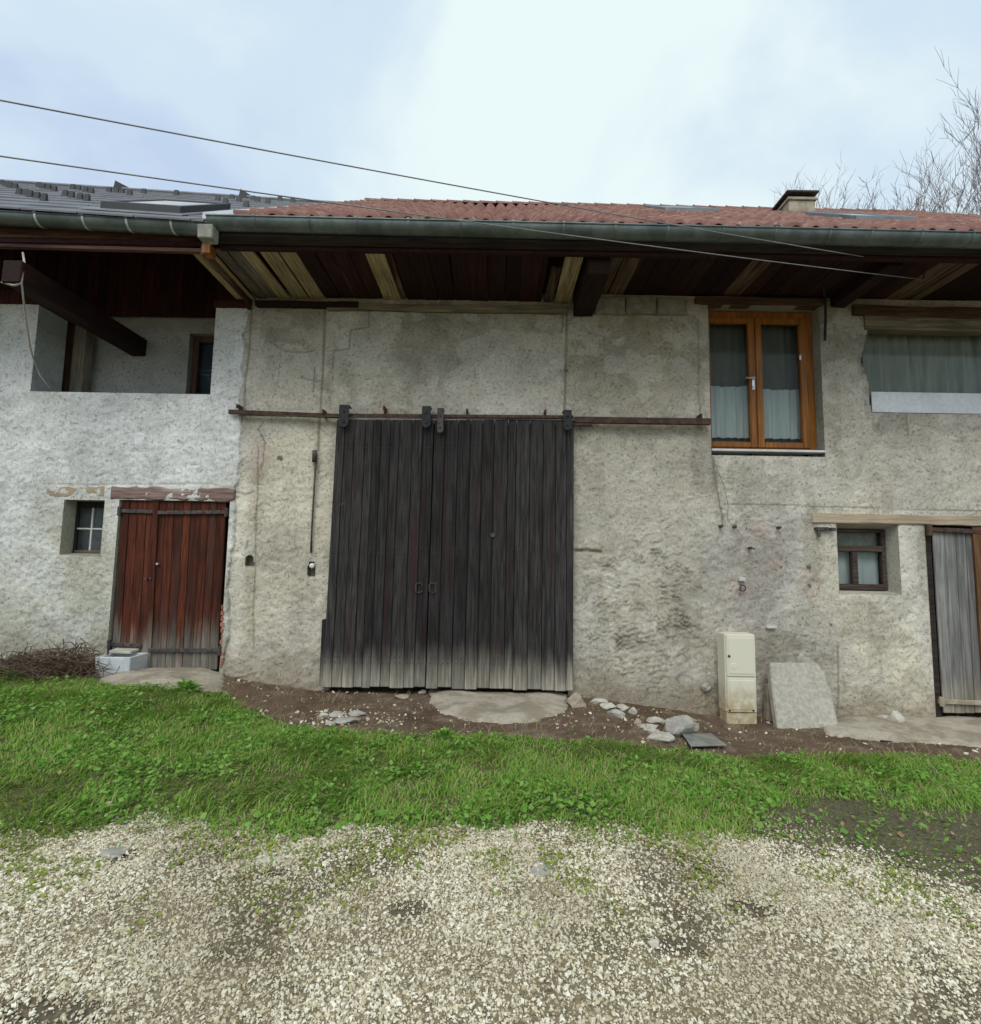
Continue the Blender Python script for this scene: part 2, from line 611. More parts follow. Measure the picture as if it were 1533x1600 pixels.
def sheet(name, x0, x1, z0, z1, step, holes, relief, colour, Y, parent, edge_x=None):
    """plastered wall face: a fine grid with openings, real relief and vertex colour"""
    ex = sorted({q[0] for h in holes if len(h) == 4 for q in h})
    ez = sorted({q[1] for h in holes if len(h) == 4 for q in h})

    def lines(a, b, ex):
        g = list(np.arange(a, b + step * .5, step))
        for q in ex:
            if a < q < b:
                j = int(np.argmin(np.abs(np.array(g) - q)))
                g[j] = q
        return np.array(sorted(set(g)))
    gx, gz = lines(x0, x1, ex), lines(z0, z1, ez)
    X, Z = np.meshgrid(gx, gz)
    nx, nz = len(gx), len(gz)
    idx = np.arange(nx * nz).reshape(nz, nx)
    cxm, czm = (X[:-1, :-1] + X[1:, 1:]) / 2, (Z[:-1, :-1] + Z[1:, 1:]) / 2
    keep = np.ones(cxm.shape, bool)
    taper = np.ones(X.shape)
    for h in holes:
        keep &= ~inside(cxm, czm, h)
        taper *= sstep(0, .05, polydist(X, Z, h + [h[0]]))
    d = relief(X, Z) * (.1 + .9 * taper)
    C = colour(X, Z)
    P = np.stack([X, Y - d, Z], -1)
    if edge_x is not None:
        t = sstep(edge_x - .055, edge_x, X)
        P[..., 0] += t * (fbm(Z * 5, Z * 0, 44) - .5) * .12
        P[:, -1, 1] += .06
    fs = np.stack([idx[:-1, :-1][keep], idx[:-1, 1:][keep], idx[1:, 1:][keep], idx[1:, :-1][keep]], -1)
    used = np.unique(fs)
    remap = np.zeros(nx * nz, int)
    remap[used] = np.arange(len(used))
    return np_mesh(name, P.reshape(-1, 3)[used], remap[fs], M['plaster'], parent, C.reshape(-1, 3)[used], True)


def ell(X, Z, px, py, rx, ry, soft=.5, n=.5, s=0, Y=WY):
    c = wp(px, py, Y)
    r = np.hypot((X - c[0]) / (rx / 124.0), (Z - c[1]) / (ry / 124.0))
    return 1 - sstep(1 - soft, 1 + soft, r + (fbm(X * 3, Z * 3, s) - .5) * 2 * n)


def lerp(C, m, c):
    return C * (1 - m[..., None]) + np.array(c) * m[..., None]


def flat_col(mesh_obj, c, var=.12, s=0):
    me = mesh_obj.data
    n = len(me.vertices)
    co = np.zeros(n * 3, dtype=np.float32)
    me.vertices.foreach_get('co', co)
    co = co.reshape(-1, 3)
    f = 1 + (fbm(co[:, 0] * 3 + co[:, 1] * 5, co[:, 2] * 3, s) - .5) * 2 * var
    a = me.color_attributes.new('Col', 'FLOAT_COLOR', 'POINT')
    cc = np.ones((n, 4), dtype=np.float32)
    cc[:, :3] = np.array(c)[None] * f[:, None]
    a.data.foreach_set('color', cc.ravel())
    return mesh_obj


def reveal(name, parent, x0, x1, z0, z1, y0, y1, c, bx0=None, bx1=None, bz0=None, bz1=None, sides='lrtb'):
    """the plastered cheeks of an opening, splayed from the wall face to the back rectangle"""
    bx0, bx1 = (x0 if bx0 is None else bx0), (x1 if bx1 is None else bx1)
    bz0, bz1 = (z0 if bz0 is None else bz0), (z1 if bz1 is None else bz1)
    m = MB()
    a = [(x0, y0, z0), (x1, y0, z0), (x1, y0, z1), (x0, y0, z1)]
    b = [(bx0, y1, bz0), (bx1, y1, bz0), (bx1, y1, bz1), (bx0, y1, bz1)]
    for s, (i, j) in {'b': (0, 1), 'r': (1, 2), 't': (2, 3), 'l': (3, 0)}.items():
        if s in sides:
            N = 12
            vs = []
            for t in range(N + 1):
                for u in (0, .5, 1):
                    p = (np.array(a[i]) * (1 - t / N) + np.array(a[j]) * t / N) * (1 - u) + (np.array(b[i]) * (1 - t / N) + np.array(b[j]) * t / N) * u
                    vs.append(p)
            m.add(vs, [(t * 3 + u, t * 3 + 3 + u, t * 3 + 4 + u, t * 3 + 1 + u) for t in range(N) for u in (0, 1)])
    return flat_col(m.build(name, M['plaster'], parent), c, .15, 3)


# ------------------------------------------------------------------ the ground
def edge_line(pts):
    w = [on_ground(*q) for q in pts]
    w.sort(key=lambda q: q[0])
    return np.array([q[0] for q in w]), np.array([q[1] for q in w])


NEAR = edge_line([(0, 1322), (110, 1304), (200, 1296), (330, 1302), (450, 1308), (600, 1304), (760, 1300), (900, 1300), (1050, 1303), (1150, 1308), (1260, 1308), (1350, 1335), (1450, 1366), (1533, 1392)])
FAR = edge_line([(0, 1058), (100, 1062), (190, 1073), (290, 1080), (345, 1085), (400, 1118), (460, 1138), (540, 1146), (640, 1152), (760, 1152), (880, 1158), (1000, 1166), (1100, 1178), (1250, 1180), (1400, 1180), (1533, 1196)])


def lawn_masks(X, Y):
    n = (fbm(X * 2.6, Y * 2.6, 21) - .5)
    n2 = (fbm(X * 9, Y * 9, 22) - .5)
    yn = np.interp(X, *NEAR) + n * .30 + n2 * .16
    yf = np.interp(X, *FAR) + n * .12 + n2 * .10
    grass = sstep(-.16, .22, Y - yn) * sstep(-.05, .07, yf - Y)
    gravel = 1 - sstep(-.08, .16, Y - yn)
    # worn muddy corner on the right
    c0 = on_ground(1470, 1305)
    mud = 1 - sstep(.55, 1.15, np.hypot((X - c0[0]) / 1.25, (Y - c0[1]) / .66) + n * .9 + n2 * .5)
    return grass, gravel, mud


def axis(a, b, fa, fb, step, coarse):
    f = np.arange(fa, fb + step * .5, step)
    lo, hi, s = [], [], step
    q = fa
    while q > a:
        s = min(s * 1.35, coarse)
        q -= s
        lo.append(q)
    q, s = fb, step
    while q < b:
        s = min(s * 1.35, coarse)
        q += s
        hi.append(q)
    return np.array(lo[::-1] + list(f) + hi)


gx, gy = axis(-260, 260, -7.2, 7.2, .03, 40), axis(-120, 320, .9, 6.7, .03, 40)
X, Y = np.meshgrid(gx, gy)
Z = ground_z(X, Y)
near = (np.abs(X) < 8) & (Y > 0) & (Y < 8)
Z = Z + np.where(near, (fbm(X * 14, Y * 14, 9) - .5) * .022, 0)
grass_m, gravel_m, mud_m = lawn_masks(X, Y)
C = np.zeros(X.shape + (3,)) + np.array((.150, .105, .072))                     # bare red-brown dirt along the wall
nn = fbm(X * 3.0, Y * 3.0, 31)
C = lerp(C, sstep(.45, .7, nn) * .7, (.10, .066, .045))
C = lerp(C, sstep(.56, .68, fbm(X * 8, Y * 8, 33)) * .55, (.25, .20, .145))
C = lerp(C, grass_m, (.11, .11, .045))
C = lerp(C, gravel_m, (.26, .212, .132))
C = lerp(C, gravel_m * sstep(.52, .68, fbm(X * 2.1, Y * 2.1, 37)) * .7, (.13, .108, .07))
C = lerp(C, gravel_m * sstep(.58, .72, fbm(X * 2.7, Y * 2.7, 40)) * sstep(1.9, 3.0, Y) * .6, (.15, .16, .035))
C = lerp(C, mud_m * .8, (.135, .113, .078))
spots = [(1175, 1418, .13, .06), (1055, 1475, .12, .07), (430, 1362, .06, .03), (190, 1335, .09, .04), (640, 1420, .10, .05), (60, 1580, .20, .08)]
spot_w = [(on_ground(a, b), c, d) for a, b, c, d in spots]
bare = np.zeros(X.shape)
for q, rx, ry in spot_w:
    bare = np.maximum(bare, 1 - sstep(.6, 1.2, np.hypot((X - q[0]) / rx, (Y - q[1]) / ry) + (fbm(X * 9, Y * 9, 3) - .5) * .8))
C = lerp(C, bare * .75, (.12, .10, .072))
Z = Z - bare * .008
idx = np.arange(X.size).reshape(X.shape)
g = np_mesh('ground', np.stack([X, Y, Z], -1).reshape(-1, 3), np.stack([idx[:-1, :-1], idx[:-1, 1:], idx[1:, 1:], idx[1:, :-1]], -1).reshape(-1, 4),
            M['soil'], None, C.reshape(-1, 3), True)
tag(g, 'ground of bare dirt, lawn soil and gravel bed', kind='structure')


def lump(name, outline_px, mat, thick=.05, sub=.06, rough=.015, rise=0.0):
    """a flat irregular concrete sheet poured on the ground, from its outline"""
    pts = [on_ground(*q) for q in outline_px]
    P = [(q[0], q[1]) for q in pts]
    xs, ys = [q[0] for q in P], [q[1] for q in P]
    gx, gy = np.arange(min(xs) - sub, max(xs) + sub, sub), np.arange(min(ys) - sub, max(ys) + sub, sub)
    X, Y = np.meshgrid(gx, gy)
    Xw, Yw = X + (fbm(X * 5, Y * 5, 2, 4) - .5) * .13, Y + (fbm(X * 5, Y * 5, 4, 4) - .5) * .11
    ins = inside(Xw, Yw, P)
    d = polydist(X, Y, P + [P[0]])
    Z = ground_z(X, Y) + np.where(ins, .02 + thick * sstep(0, .22, d), -.04 - d * .3) + (fbm(X * 5, Y * 5, 6) - .5) * rough * 2
    idx = np.arange(X.size).reshape(X.shape)
    keep = (ins | (d < sub * 1.5))
    kf = keep[:-1, :-1] & keep[1:, 1:] & keep[:-1, 1:] & keep[1:, :-1]
    fs = np.stack([idx[:-1, :-1][kf], idx[:-1, 1:][kf], idx[1:, 1:][kf], idx[1:, :-1][kf]], -1)
    used = np.unique(fs)
    rm = np.zeros(X.size, int)
    rm[used] = np.arange(len(used))
    return np_mesh(name, np.stack([X, Y, Z], -1).reshape(-1, 3)[used], rm[fs], mat, None, None, True)


tag(lump('concrete_ramp', [(672, 1079), (885, 1083), (885, 1112), (840, 1128), (790, 1133), (730, 1128), (690, 1115), (672, 1095)], M['apron'], .035, .03), kind='structure')
tag(lump('concrete_apron', [(1285, 1128), (1330, 1118), (1533, 1122), (1640, 1125), (1640, 1185), (1533, 1168), (1440, 1162), (1340, 1156), (1290, 1150)], M['apron'], .03, .03), kind='structure')
tag(lump('door_step', [(165, 1046), (345, 1048), (350, 1066), (345, 1082), (300, 1080), (240, 1076), (155, 1070)], M['apron'], .03, .03), kind='structure')

# ------------------------------------------------------------------ the barn: wall
barn = tag(empty('stone_barn', (1.5, WY, -.05)), 'grey rendered stone barn with a wide black sliding door and red tiled roof', 'barn')
barn_inv = barn.matrix_world.inverted()


def P_(o):                               # parent without moving
    return o


H_french = rect(2.79, 4.235, 2.955, 4.945)
H_small = rect(wp(1308, 850)[0], wp(1406, 880)[0], wp(1350, 928)[1], wp(1350, 819)[1])
H_rdoor = rect(wp(1449, 900)[0], 7.3, -.75, wp(1480, 819)[1])
H_gate = rect(-1.93, .98, -.9, 3.30)
big = [wp(*q) for q in [(1356, 512), (1352, 535), (1347, 552), (1345, 566), (1352, 580), (1357, 600), (1358, 622), (1362, 645)]]
H_big = big + [(7.25, big[-1][1]), (7.25, big[0][1])]
arch = lambda px, py, w, h: [wp(px - w, py + h), wp(px + w, py + h), wp(px + w, py - h * .3), wp(px + w * .6, py - h * .85), wp(px, py - h), wp(px - w * .6, py - h * .85), wp(px - w, py - h * .3)]
H_n1, H_n2 = arch(390, 876, 7, 9), arch(487, 889, 6, 12)
BEAM_X = (wp(896, 485)[0], wp(926, 485)[0])

cracks = [([(508, 478), (505, 575), (501, 640), (497, 705)], .016, .014), ([(577, 485), (577, 512), (548, 515), (546, 545), (522, 548), (520, 575)], .010, .007),
          ([(492, 575), (490, 612)], .010, .006), ([(886, 492), (884, 575), (882, 640)], .016, .012), ([(880, 492), (878, 520)], .012, .01),
          ([(1130, 787), (1200, 788), (1270, 791), (1400, 795), (1533, 798)], .008, .006), ([(412, 660), (404, 672), (414, 690), (412, 712), (408, 735)], .010, .008),
          ([(404, 700), (401, 800), (399, 900), (396, 960), (397, 1010)], .010, .007), ([(899, 860), (918, 860), (938, 862)], .024, .03),
          ([(393, 480), (390, 540), (384, 590), (382, 640), (376, 660)], .014, .010), ([(366, 768), (385, 772), (396, 768)], .010, .009),
          ([(1114, 715), (1118, 745), (1126, 790), (1132, 815)], .010, .008), ([(430, 540), (445, 548), (470, 551), (490, 548)], .010, .006),
          ([(470, 590), (500, 596)], .01, .005), ([(1090, 500), (1092, 620), (1094, 650)], .008, .004), ([(1308, 1010), (1310, 1090), (1309, 1115)], .012, .008),
          ([(930, 490), (980, 492), (1075, 491)], .012, .008), ([(1276, 500), (1285, 505), (1290, 498)], .012, .01), ([(388, 845), (385, 858)], .012, .01),
          ([(345, 1064), (380, 1058), (400, 1052)], .014, .012)]
cracks_w = [([wp(*q) for q in pl], w, d) for pl, w, d in cracks]
scal_line = []
for i in range(60):                      # loose plaster scales right of the gate
    a, rr = random.uniform(0, 6.28), math.sqrt(random.random())
    cx, cy = 1005 + 88 * rr * math.cos(a), 950 + 105 * rr * math.sin(a)
    L = random.uniform(8, 26)
    tl = random.uniform(-.35, .5)
    scal_line.append([wp(cx + L * (t - .5), cy + tl * L * (t - .5) - math.sin(t * math.pi) * random.uniform(2, 6) + random.uniform(-1.5, 1.5)) for t in (0, .25, .5, .75, 1)])


def barn_relief(X, Z):
    wx, wz = X + (fbm(X * 4, Z * 4, 51) - .5) * .25, Z + (fbm(X * 4, Z * 4, 52) - .5) * .25
    d = (fbm(X * 1.1, Z * 1.1, 1) - .5) * .05 + (fbm(wx * 7, wz * 9, 2) - .5) * .022
    smooth_top = sstep(3.4, 3.9, Z)
    rough = 1 - .55 * smooth_top
    sc = 1 - np.abs(fbm(wx * 13 + wz * 5, wz * 16 - wx * 3, 61, 4) * 2 - 1)
    d += (sc ** 3 - .5) * .011 * rough * (.4 + 1.2 * fbm(X * 1.9, Z * 1.9, 62))
    d += (fbm(X * 24, Z * 24, 63, 3) - .5) * .012 * rough
    flake = ell(X, Z, 1005, 955, 105, 120, .45, .35, 71)
    s1 = wz * 8.5 + fbm(wx * 3.2, wz * 3.2, 72) * 4
    saw = s1 - np.floor(s1)
    d += flake * (saw ** 3) * .018 * sstep(.35, .6, fbm(X * 4, Z * 4, 73))
    for pl in scal_line:
        dd = polydist(X, Z, pl)
        zc = np.interp(X, [q[0] for q in pl], [q[1] for q in pl])
        d += np.where(Z < zc, 1, 0) * .022 * (1 - sstep(.0, .05, dd)) - .016 * (1 - sstep(.004, .016, dd))
    for pl, w, dp in cracks_w:
        dj = polydist(X + (vnoise(X * 22, Z * 22, 8) - .5) * .018, Z + (vnoise(X * 22, Z * 22, 9) - .5) * .018, pl)
        d -= dp * (1 - sstep(w * .4, w * 1.1, dj))
    d += .012 * ell(X, Z, 1330, 960, 60, 160, .2, .2, 12)
    return d


def barn_colour(X, Z):
    C = np.zeros(X.shape + (3,)) + np.array((.345, .334, .287))
    C = lerp(C, sstep(3.75, 4.5, Z + (fbm(X * 2, Z * 2, 5) - .5) * .5) * .75, (.235, .226, .182))  # upper wall darker: grime, plus the eaves' shade deepened in the colour
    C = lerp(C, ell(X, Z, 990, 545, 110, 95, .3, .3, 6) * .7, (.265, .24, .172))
    C = lerp(C, ell(X, Z, 455, 850, 75, 260, .35, .4, 7) * .8, (.47, .445, .365))
    C = lerp(C, ell(X, Z, 370, 880, 22, 180, .4, .3, 8) * .9, (.56, .545, .47))
    C = lerp(C, ell(X, Z, 392, 900, 12, 200, .5, .5, 18) * .6, (.36, .325, .255))
    C = lerp(C, ell(X, Z, 1010, 800, 130, 260, .5, .4, 9) * .45, (.41, .385, .315))
    C = lerp(C, ell(X, Z, 1200, 905, 95, 120, .45, .5, 10) * .75, (.30, .285, .275))
    C = lerp(C, ell(X, Z, 1255, 880, 40, 130, .5, .9, 11) * .5, (.46, .468, .46))
    C = lerp(C, ell(X, Z, 1360, 960, 100, 170, .35, .4, 12) * .85, (.52, .50, .405))
    C = lerp(C, ell(X, Z, 1420, 880, 40, 100, .5, .5, 13) * .6, (.56, .565, .53))
    C = lerp(C, ell(X, Z, 1340, 740, 260, 60, .6, .5, 14) * .5, (.41, .405, .36))
    C = lerp(C, ell(X, Z, 1100, 720, 22, 55, .3, .4, 15) * .8, (.26, .245, .215))
    C = lerp(C, ell(X, Z, 1095, 660, 10, 40, .3, .4, 16) * .7, (.27, .255, .21))
    rim = 1 - sstep(.13, .16, polydist(X, Z, H_big + [H_big[0]]) * np.where(X < H_big[0][0], 1.8, .8) + (fbm(X * 3.3, Z * 3.3, 17) - .5) * .3)
    C = lerp(C, rim * .75, (.215, .21, .185))
    for q in [(1190, 830, 30, 12), (1160, 915, 22, 22), (1265, 905, 18, 22), (1210, 880, 16, 14), (405, 725, 12, 40), (600, 640, 14, 8), (852, 638, 12, 8)]:
        C = lerp(C, ell(X, Z, *q, .5, .7, q[0]) * .45, (.38, .27, .23))
    for q in [(1282, 741, 9, 9), (1533, 741, 9, 9)]:
        c = wp(q[0], q[1])
        r = np.hypot(X - c[0], Z - c[1])
        C = lerp(C, (1 - sstep(.012, .03, np.abs(r - .055))) * .6, (.22, .22, .21))
    C = lerp(C, ell(X, Z, 1235, 1030, 75, 75, .5, .5, 19) * .8, (.20, .185, .15))
    st = fbm(X * 5, Z * .55, 23)
    C = lerp(C, sstep(.52, .72, st) * .36, (.215, .198, .155))
    C = C * (1 + (fbm(X * 1.3, Z * 1.3, 24, 5) - .5) * .55)[..., None]
    C = C * (1 + (fbm(X * 9, Z * 12, 25, 4) - .5) * .34)[..., None]
    C = lerp(C, sstep(.565, .585, fbm(X * 1.25, Z * 1.4, 27, 6)) * .35, (.44, .43, .39))
    C = lerp(C, sstep(.585, .60, fbm(X * 1.5 + 9, Z * 1.2, 28, 6)) * .32, (.235, .225, .195))
    C = lerp(C, sstep(.60, .615, fbm(X * 3.1 + 5, Z * 3.4, 29, 5)) * .35, (.47, .46, .42))
    base = np.interp(X, [-4, -2, 1.2, 2.7, 7], [.15, 0, -.05, -.23, -.25])
    C = lerp(C, (1 - sstep(.0, .55, Z - base + (fbm(X * 4, Z * 4, 26) - .5) * .6)) * .75, (.215, .185, .135))
    for pl, w, dp in cracks_w:
        C = lerp(C, (1 - sstep(w * .3, w * 1.6, polydist(X, Z, pl))) * .65, (.12, .11, .085))
    for pl in scal_line:
        C = lerp(C, (1 - sstep(.003, .016, polydist(X, Z, pl))) * .6, (.14, .125, .095))  # dark lines painted along the scales, as shadow under their edges
    for hx, hy, r in [(437, 716, .045), (1127, 822, .03), (1167, 826, .02), (1217, 824, .028), (1148, 822, .03), (722, 578, .012), (884, 578, .03), (1222, 886, .02), (1265, 887, .03), (1298, 975, .022), (1130, 968, .018), (1265, 916, .03)]:
        c = wp(hx, hy)
        C = lerp(C, (1 - sstep(r * .5, r, np.hypot(X - c[0], Z - c[1]) + (vnoise(X * 40, Z * 40, 4) - .5) * r)) * .85, (.05, .04, .032))
    return np.clip(C * np.array((1.33, 1.27, 1.22)), .02, .8)


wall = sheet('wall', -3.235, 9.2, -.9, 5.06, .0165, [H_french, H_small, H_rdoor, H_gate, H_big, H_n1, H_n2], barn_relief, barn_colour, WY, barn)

# dark rooms behind the openings
m = MB()
for (a, b, c, d) in ((-3.1, 2.4, -.9, 4.9), (2.45, 9.2, -.9, 2.55), (2.45, 9.2, 2.6, 5.0)):
    m.add([(a, 6.85, c), (b, 6.85, c), (b, 6.85, d), (a, 6.85, d), (a, 9.6, c), (b, 9.6, c), (b, 9.6, d), (a, 9.6, d)],
          [(4, 5, 6, 7), (0, 4, 5, 1), (1, 5, 6, 2), (2, 6, 7, 3), (3, 7, 4, 0)])
m.build('interior', M['interior'], barn)
reveal('gate_jamb', barn, -1.93, .98, -.9, 3.30, WY, 6.86, (.22, .2, .16))
for H, c in ((H_n1, (390, 876)), (H_n2, (487, 889))):
    mm = MB()
    mm.prism([(q[0], WY - .004, q[1]) for q in H], (0, .09, 0))
    mm.f = [f for i, f in enumerate(mm.f) if i != 0]
    flat_col(mm.build('niche', M['plaster'], barn), (.24, .21, .165))

# beams and plates along the head of the wall
def bar(px0, py0, px1, py1, hpx, y0, y1, name, mat, parent, bevel=.006, jag=0.0, n=1):
    """a horizontal timber whose top edge runs between two measured points on plane y0"""
    a, b = on_y(px0, py0, y0), on_y(px1, py1, y0)
    a2, b2 = on_y(px0, py0 + hpx, y0), on_y(px1, py1 + hpx, y0)
    m = MB()
    n = max(n, 1)
    V = []
    for i in range(n + 1):
        t = i / n
        up, dn = a * (1 - t) + b * t, a2 * (1 - t) + b2 * t
        j1, j2 = (random.uniform(-jag, jag) for _ in (0, 1))
        V += [(up[0], y0 + random.uniform(0, jag), up[2] + j1), (up[0], y1, up[2] + j1), (up[0], y1, dn[2] + j2), (up[0], y0 + random.uniform(0, jag), dn[2] + j2)]
    Fc = [(0, 1, 2, 3), (4 * n + 3, 4 * n + 2, 4 * n + 1, 4 * n)]
    for i in range(n):
        for j in range(4):
            Fc.append((i * 4 + j, i * 4 + (j + 1) % 4, i * 4 + 4 + (j + 1) % 4, i * 4 + 4 + j))
    m.add(V, Fc)
    return m.build(name, mat, parent, bevel)


bar(398, 468, 560, 471, 9, 6.33, 6.5, 'wall_plate', M['dark_beam'], barn, .006, .006, 6)
bar(510, 472, 888, 478, 11, 6.345, 6.5, 'wall_plate', M['plate_wood'], barn, .006, .008, 10)
bar(1088, 463, 1288, 466, 9, 6.33, 6.5, 'wall_plate', M['brown_wood'], barn, .006, .008, 8)
bar(1335, 474, 1660, 484, 17, 6.34, 6.5, 'wall_plate', M['brown_wood'], barn, .008, .012, 8)
bar(1352, 492, 1660, 499, 21, 6.36, 6.52, 'window_lintel', M['plate_wood'], barn, .006, .006, 8)
bar(1270, 801, 1660, 809, 15, 6.366, 6.55, 'door_lintel', M['pale_lintel'], barn, .006, .006, 14)
for a, b, t in ((930, 977, 463), (979, 1026, 462), (1028, 1074, 464)):
    q0, q1 = on_y(a, t, 6.335), on_y(b, t + 26, 6.335)
    mm = MB()
    mm.box(q0[0], q1[0], 6.335 + random.uniform(0, .015), 6.5, q1[2], q0[2])
    mm.build('block', M['block'], barn, .012, seg=2)
# cross beam carried out under the eaves
mm = MB()
z0 = wp(910, 494)[1]
mm.box(BEAM_X[0], BEAM_X[1], 5.40, 6.55, z0, z0 + .27)
mm.build('eaves_beam', M['dark_beam'], barn, .01)
mm = MB()
xx = wp(1300, 480)[0]
mm.box(xx - .02, xx + .17, 5.45, 6.55, 4.93, 5.12)
mm.build('eaves_beam', M['dark_beam'], barn, .01)
mm = MB()
mm.tube([on_y(1286, 445, 6.1), on_y(1290, 470, 6.3), on_y(1290, 500, 6.335), on_y(1289, 532, 6.34)], .016, 6)
mm.build('iron_strap', M['black_iron'], barn)

# ------------------------------------------------------------------ the barn: eaves
SY = 6.36


def soffit(pa, pb, kind, z=None, y0=5.36, gap=.003):
    a, b = on_y(pa, 470, SY)[0], on_y(pb, 470, SY)[0]
    if z is None:
        z = 4.945 if b < 1.15 else 5.065
    z += random.uniform(-.006, .006)
    sk = random.uniform(-.012, .012)
    mm = MB()
    mm.hexa([(a + gap + sk, y0, z), (b - gap + sk, y0, z), (b - gap + sk, y0, z + .025), (a + gap + sk, y0, z + .025),
             (a + gap, 6.6, z), (b - gap, 6.6, z), (b - gap, 6.6, z + .025), (a + gap, 6.6, z + .025)])
    mm.build('soffit_board', M[kind], barn, .003)


soffit(368, 397, 'soffit_light', 4.90)
soffit(399, 415, 'soffit_grey', 4.93)
soffit(415, 433, 'soffit_grey', 4.94)
for a, b in ((434, 452), (457, 481), (484, 507)):
    soffit(a, b, 'soffit_light', 4.93)
q = 508
for w in (24, 20, 25, 20):
    soffit(q, q + w, 'soffit_dark')
    q += w
soffit(599, 626, 'soffit_light', 4.93)
soffit(627, 635, 'soffit_worn')
q = 636
for w in (26, 22, 27, 24, 28, 25, 22, 27, 9):
    soffit(q, q + w, 'soffit_dark')
    q += w
soffit(850, 864, 'soffit_worn', 4.94, 5.62)
soffit(867, 892, 'soffit_light', 4.93)
q = 930
for w, kd in ((21, 'worn'), (24, 'worn'), (26, 'dark'), (27, 'dark'), (24, 'dark'), (28, 'dark'), (25, 'dark'), (23, 'dark'), (30, 'worn'), (22, 'dark'), (24, 'dark'), (26, 'dark'), (24, 'dark'),
              (28, 'dark'), (25, 'dark'), (26, 'dark'), (28, 'dark'), (26, 'dark'), (30, 'worn'), (28, 'worn'), (30, 'dark'), (30, 'dark'), (40, 'dark'), (40, 'dark')):
    soffit(q, q + w, 'soffit_' + kd)
    q += w


def tilt(X):
    return -.006 * X


def long_hexa(x0, x1, prof, zf):
    """extrude a (y, z) profile along x with a slight fall"""
    m = MB()
    a = [(x0, y, z + zf(x0)) for y, z in prof]
    b = [(x1, y, z + zf(x1)) for y, z in prof]
    n = len(prof)
    m.add(a + b, [tuple(range(n)), tuple(range(2 * n - 1, n - 1, -1))] + [(i, (i + 1) % n, n + (i + 1) % n, n + i) for i in range(n)])
    return m


XL, XR = -3.05, 9.2
long_hexa(XL + .05, XR, [(5.30, 4.915), (5.355, 4.915), (5.355, 5.16), (5.30, 5.16)], lambda x: 0).build('fascia', M['soffit_dark'], barn, .006)
long_hexa(XL + .02, XR, [(5.18, 4.985), (5.285, 4.95), (5.285, 5.10), (5.18, 5.10)], lambda x: 0).build('eaves_lath', M['lath_wood'], barn, .006)


def gutter(x0, x1, yc, zc, r, zf, parent, brackets, bm_mat):
    n = 14
    outer = [(yc - r * math.cos(math.pi * i / n), zc - r * math.sin(math.pi * i / n)) for i in range(n + 1)]
    inner = [(yc - (r - .006) * math.cos(math.pi * i / n), zc - (r - .006) * math.sin(math.pi * i / n)) for i in range(n, -1, -1)]
    gm = long_hexa(x0, x1, outer + inner, zf)
    gm.tube([(x0, yc - r, zc + .004 + zf(x0)), (x1, yc - r, zc + .004 + zf(x1))], .011, 8)
    g = gm.build('gutter', M['zinc'], parent)
    g.data.polygons.foreach_set('use_smooth', [True] * len(g.data.polygons))
    try:
        g.data.set_sharp_from_angle(angle=math.radians(50))
    except Exception:
        pass
    for bx in brackets:
        bm_ = MB()
        pts = [(bx, yc - (r + .004) * math.cos(math.pi * i / n), zc - (r + .004) * math.sin(math.pi * i / n) + zf(bx)) for i in range(0, n + 1)]
        for i in range(n):
            p0, p1 = pts[i], pts[i + 1]
            bm_.hexa([(p0[0] - .012, p0[1], p0[2]), (p0[0] + .012, p0[1], p0[2]), (p1[0] + .012, p1[1], p1[2]), (p1[0] - .012, p1[1], p1[2]),
                      (p0[0] - .012, p0[1], p0[2] + .004), (p0[0] + .012, p0[1], p0[2] + .004), (p1[0] + .012, p1[1], p1[2] + .004), (p1[0] - .012, p1[1], p1[2] + .004)])
        bm_.box(bx - .016, bx + .016, yc - r - .014, yc - r + .02, zc + zf(bx), zc + .018 + zf(bx))
        bm_.build('gutter_bracket', bm_mat, g)
    return g


GR = .098
gutter(XL + .03, XR, 5.14, 5.098, GR, tilt, barn, [on_y(q, 345, 5.05)[0] for q in (396, 483, 557, 638, 720, 802, 881, 962, 1044, 1130, 1212, 1297, 1362, 1440, 1520)], M['zinc'])

# roof: deck, tiles, ridge
TS, EY, EZ, RY = .766, 5.13, 5.155, 10.2


def rz(Y):
    return EZ + (Y - EY) * TS


deck = long_hexa(XL, XR, [(EY, EZ - .06), (RY, rz(RY) - .06), (RY + 5, rz(RY) - .06 - 5 * TS), (RY + 5, rz(RY) - .12 - 5 * TS), (RY, rz(RY) - .12), (EY + .02, EZ - .10)], tilt).build('roof', M['soffit_dark'], barn)
px_, rows = .205, 15
xs = np.arange(XL + .28, XR, px_ / 8)
prof = np.abs(np.sin(np.pi * xs / px_)) * .11 - .05
V, Fq = [], []
L = RY - EY
for r in range(rows):
    ya, yb = EY - .03 + L * r / rows, EY - .03 + L * (r + 1) / rows + .03
    jit = (vnoise(np.floor(xs / (px_ * 2)) * 1.7, np.full(xs.shape, r * 3.1), 5) - .5) * .012
    for yy, lift in ((ya, -.012), (ya, .022), (yb, .0)):
        zz = rz(yy) + prof * (1.0 if lift >= 0 else .9) + lift + jit + tilt(xs)
        V.append(np.stack([xs, np.full(xs.shape, yy), zz], -1))
nx = len(xs)
V = np.concatenate(V)
for r in range(rows):
    for k2 in (0, 1):
        i0 = (r * 3 + k2) * nx + np.arange(nx - 1)
        Fq.append(np.stack([i0, i0 + 1, i0 + nx + 1, i0 + nx], -1))
tag(np_mesh('roof_tiles', V, np.concatenate(Fq), M['tile'], deck, None, True), kind='stuff')
